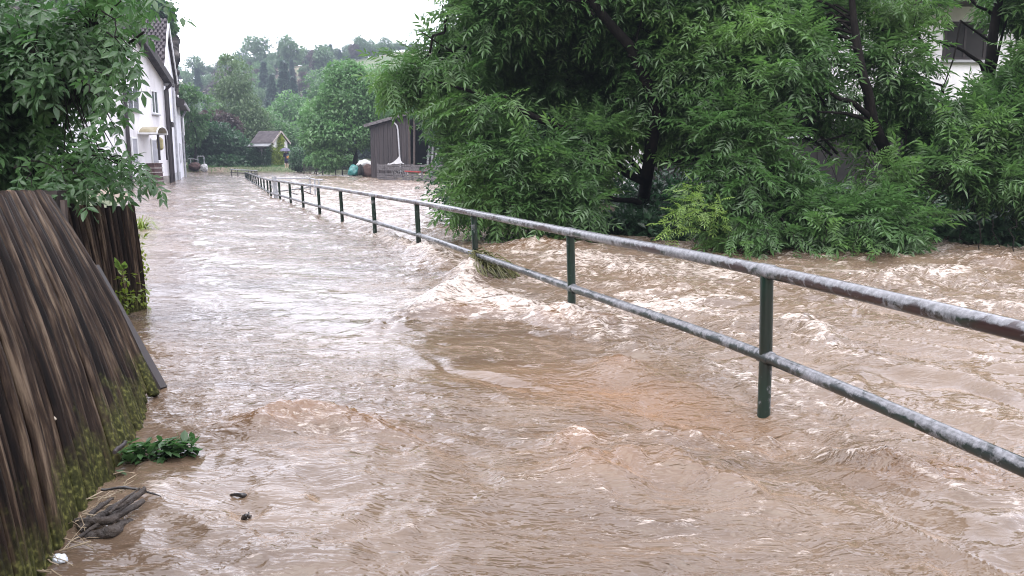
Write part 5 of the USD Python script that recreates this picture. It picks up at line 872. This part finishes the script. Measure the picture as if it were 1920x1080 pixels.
log([(425, 931, .01), (440, 927, .03), (456, 928, .035), (469, 937, .0)], [.003, .006, .0085, .004], 'drift_black', 'floating_stick', 'black arched stick poking out of the water, the upper of two', 'stick', 6)
fs = log([(453, 980, -.01), (460, 968, .03), (466, 960, .035)], [.010, .008, .004], 'drift_black', 'floating_stick', 'short black forked stub below the arched stick in the water', 'stick', 7)
log([(472, 968, .0), (464, 968, .025), (455, 966, .03)], [.005, .006, .003], 'drift_black', 'floating_stick', 'side fork crossing the short black stub in the water', 'stick', 8)
r = np.random.default_rng(98); ms = []
for i in range(42):
    px, py = r.uniform(95, 230), 0; py = np.interp(px, [95, 160, 230], [1062, 985, 900]) + r.uniform(-18, 25); c = ground_at(px, py, r.uniform(.01, .07)); d = nrm([r.normal(), r.normal(), r.normal() * .25]) * r.uniform(.02, .09); ms.append(tube(bend(c - d, c + d, .04, 5, i, .06), r.uniform(.0010, .0028), 4))
tag(obj('debris_litter', cat_(ms), 'straw'), 'loose pale straw and twigs washed against the foot of the leaning fence', 'litter', kind='stuff')
for k, (a, b, lb) in enumerate([((112, 1033), (170, 1015), 'pale straight reed left of the driftwood logs'), ((50, 1068), (95, 1073), 'pale reed at the bottom left corner'), ((205, 975), (222, 940), 'pale reed standing up in the driftwood pile')]):
    tag(obj('reed_stalk', tube([ground_at(*a, .04), ground_at(*b, .06)], .0035, 6), 'straw'), lb, 'reed')
c = ground_at(112, 1050, .03); mm = trimesh.creation.icosphere(3); mm.vertices = np.array(mm.vertices) * [.026, .022, .016]; mm.apply_translation(c); tag(obj('plastic_scrap', rough(mm, .012, 60, 3), 'plastic_white', smooth=40), 'crumpled scrap of clear white plastic in the bottom left corner', 'plastic scrap')
for k, (px, py, s) in enumerate([(75, 792, .40), (184, 708, .77)]):
    # on the leaning panel: nearest slat surface along the sight line
    best = None
    for ss in np.linspace(0, 1, 120):
        for tt in np.linspace(0, 1, 60):
            p = panel_top(ss) * (1 - tt) + panel_bot(ss) * tt; u = p - [0, 0, H]; fy = u[1] * _c - u[2] * _s; q = (960 + F * u[0] / fy, 540 - F * (u[1] * _s + u[2] * _c) / fy); dd_ = (q[0] - px) ** 2 + (q[1] - py) ** 2
            if best is None or dd_ < best[0]: best = (dd_, p)
    p = best[1] + np.array([.055, -.02, .02]); sn = thing('snail', ('pale round snail low on the left part of the leaning fence', 'pale snail on the leaning fence near its mossy right corner')[k], 'snail', p)
    th = np.linspace(0, 4.5 * np.pi, 40); sp_ = np.stack([np.cos(th) * (.012 - .0022 * th / np.pi), np.zeros(40) + th * .0004, np.sin(th) * (.012 - .0022 * th / np.pi)], 1) * .8 + p
    obj('shell', tube(sp_, np.linspace(.009, .002, 40), 8), 'shell', sn, smooth=True); obj('foot', trimesh.creation.capsule(height=.02, radius=.004, count=[8, 8]).apply_translation(p - [0, 0, .018]), 'straw', sn, smooth=True)

# ------------------------------------------------------------------ hillside trees
protos = []
def proto_tree(name, kind, seed):
    cl = stage.CreateClassPrim('/World/Looks/' + name) if False else None
    return kind, seed
def hill_shape(kind, seed):
    r = np.random.default_rng(seed)
    if kind == 'spruce':
        n = 900; z = r.uniform(0, 1, n) ** .8; a = r.uniform(0, 2 * np.pi, n); rad = (1 - z) * 1.9 * (.55 + .45 * np.abs(np.sin(z * 22))) * r.uniform(.5, 1, n); P = np.stack([np.cos(a) * rad, np.sin(a) * rad, 1.2 + z * 8.5], 1); D = np.stack([np.cos(a), np.sin(a), -.5 + 0 * a], 1)
        R = orient(nrm(D + r.normal(0, .3, D.shape)), r=r); s = .85 * r.uniform(.6, 1.3, n)
        tv = np.array([[0, 0, 0], [.5, .25, .05], [1, 0, -.1], [.5, -.25, .05]]); v = np.einsum('nij,vj->nvi', R, tv) * s[:, None, None] + P[:, None]
        return v.reshape(-1, 3), (np.array([[0, 2, 1], [0, 3, 2]])[None] + (np.arange(n) * 4)[:, None, None]).reshape(-1, 3)
    e = [((0, 0, 4.6), (2.3, 2.3, 2.6))] + [((r.normal(0, 1.3), r.normal(0, 1.3), r.uniform(2.6, 6.3)), r.uniform(1.1, 1.8)) for _ in range(7)]
    return leaf_cloud(e, 1500, .62, seed, gap=.36, gs=.5)
def tree_thing(kind, seed, loc, scale, label, group, rz, mat_):
    k = 'spruce_tree' if kind == 'spruce' else 'hill_tree'; o = thing(k, label, 'tree', loc, rz, group=group); UsdGeom.Xformable(o).AddScaleOp().Set(Gf.Vec3f(*map(float, np.broadcast_to(scale, 3))))
    obj('trunk', tube([(0, 0, -.5), (0, 0, 5)], [.22, .08], 6), 'bark', o, local=True); obj('crown', hill_shape(kind, seed), mat_, o, local=True); return o
def hill_hit(px, py):
    d = ray(px, py); tt = np.linspace(110, 330, 500); q = np.array([0, 0, H]) + d * (tt / d[1])[:, None]; g = ground_z(q[:, 0], q[:, 1]); k = np.argmax(g > q[:, 2]); return q[k] if (g > q[:, 2]).any() else None
def ridge(px):
    y = np.linspace(120, 330, 300); x = (px - 960) / F * y; g = ground_z(x, y); e = (g - H) / y; k = np.argmax(e); return np.array([x[k], y[k], g[k]])
for k, (px, py, sc, kd, lb) in enumerate([(535, 215, 1.25, 'spruce', 'dark spruce, tallest of the clump at the foot of the hill'), (512, 222, 1.0, 'spruce', 'dark spruce left of the tallest one at the hill foot'), (552, 222, .95, 'spruce', 'dark spruce right of the tallest one at the hill foot'), (497, 190, 1.0, 'spruce', 'spruce standing higher left on the hill above the ivy shed'),
        (545, 148, 1.5, 'round', 'large pale tree alone on the bare middle of the hill'), (490, 142, 1.5, 'round', 'large grey green tree left of the bare brown slope'), (376, 118, 1.1, 'round', 'round tree on the left of the ridge beside the cliff'), (610, 150, 1.2, 'round', 'tree on the hill just above the walnut crown')]):
    q = hill_hit(px, py)
    if q is not None: tree_thing(kd, 2000 + k, q, sc, lb, None, k * 40, 'spruce_leaf' if kd == 'spruce' else 'hill_leaf')
base = None; ORD = 'first second third fourth fifth sixth seventh eighth ninth tenth eleventh twelfth thirteenth fourteenth fifteenth sixteenth seventeenth eighteenth nineteenth'.split()
for k, px in enumerate([352, 384, 398, 436, 452, 470, 508, 527, 548, 562, 585, 601, 622, 640, 662, 684, 706, 730, 755]):
    q = ridge(px); s = (.75, 1.0, .55, .8, .5, .9, .7)[k % 7]
    if base is None: base = tree_thing('round', 2100, q, s, f'{ORD[k]} tree from the rock cliff along the skyline of the hill', 'trees on the skyline of the hill', 0, 'hill_leaf')
    else: copy_of(base, 'hill_tree', q - [0, 0, .3], k * 57, s, f'{ORD[k]} tree from the rock cliff along the skyline of the hill', 'tree', 'trees on the skyline of the hill')
fw = thing('hillside_wood', 'mixed scrub and woodland covering the lower and middle hillside', 'woodland', (0, 0, 0), kind='stuff')
pi = UsdGeom.PointInstancer.Define(stage, str(fw.GetPath()) + '/trees'); pr = []
for k, (kd, m) in enumerate((('round', 'hill_leaf'), ('round', 'hedge_leaf'), ('spruce', 'spruce_leaf'), ('round', 'copper_leaf'))):
    mp = usdkit.mesh(stage, f'{pi.GetPath()}/crown_{k:03d}', trimesh.Trimesh(*hill_shape(kd, 2200 + k), process=False), MATS[m]); pr.append(mp.GetPath())
pi.CreatePrototypesRel().SetTargets(pr); r = np.random.default_rng(2300)
hx, hy = r.uniform(-140, 120, 4200), r.uniform(112, 300, 4200); az = hx / hy; ok = ~((az < -.13) & (az > -.29) & (hy > 178) & (r.uniform(0, 1, len(hx)) < .6)) & (np.abs(az) < .62) & (fbm(np.stack([hx / 26, hy / 26, hx * 0], -1), 3, 71) > np.interp(hy, [120, 190, 215, 300], [.30, .42, .545, .54])); hx, hy = hx[ok], hy[ok]
hz = ground_z(hx, hy); n = len(hx); ss = r.uniform(.35, 1.0, n) * np.interp(hy, [120, 200, 300], [1.1, .9, .65])
rd = np.array([ridge(px) for px in np.linspace(330, 790, 110)]); hx, hy, hz = np.concatenate([hx, rd[:, 0]]), np.concatenate([hy, rd[:, 1]]), np.concatenate([hz, rd[:, 2]]); ss = np.concatenate([ss, r.uniform(.22, .5, 110)]); n = len(hx)
idx = np.where(hy < 190, r.choice([0, 1, 2], n, p=[.45, .35, .2]), r.choice([0, 1, 2, 3], n, p=[.55, .2, .06, .19]))
pi.CreatePositionsAttr(Vt.Vec3fArray.FromNumpy(np.stack([hx, hy, hz - .3], 1).astype(np.float32))); pi.CreateProtoIndicesAttr(Vt.IntArray.FromNumpy(idx.astype(np.int32))); pi.CreateScalesAttr(Vt.Vec3fArray.FromNumpy(np.stack([ss, ss, ss * r.uniform(.8, 1.2, n)], 1).astype(np.float32)))
a = r.uniform(0, np.pi, n); pi.CreateOrientationsAttr(Vt.QuathArray([Gf.Quath(float(math.cos(q)), 0, 0, float(math.sin(q))) for q in a]))

# ------------------------------------------------------------------ haze
mat_h = usdkit.material(stage, '/World/Looks/valley_haze', {'v': ('principled_volume', {'color': (0.74, 0.84, 1.0), 'density': 0.00042, 'anisotropy': 0.2})}, [], volume='v.volume')
MATS['valley_haze'] = mat_h
tag(obj('haze', trimesh.creation.box((1500, 1070, 140)).apply_translation((0, 425, 68)), 'valley_haze'), 'thin pale moist haze in the valley air', 'haze', kind='stuff')
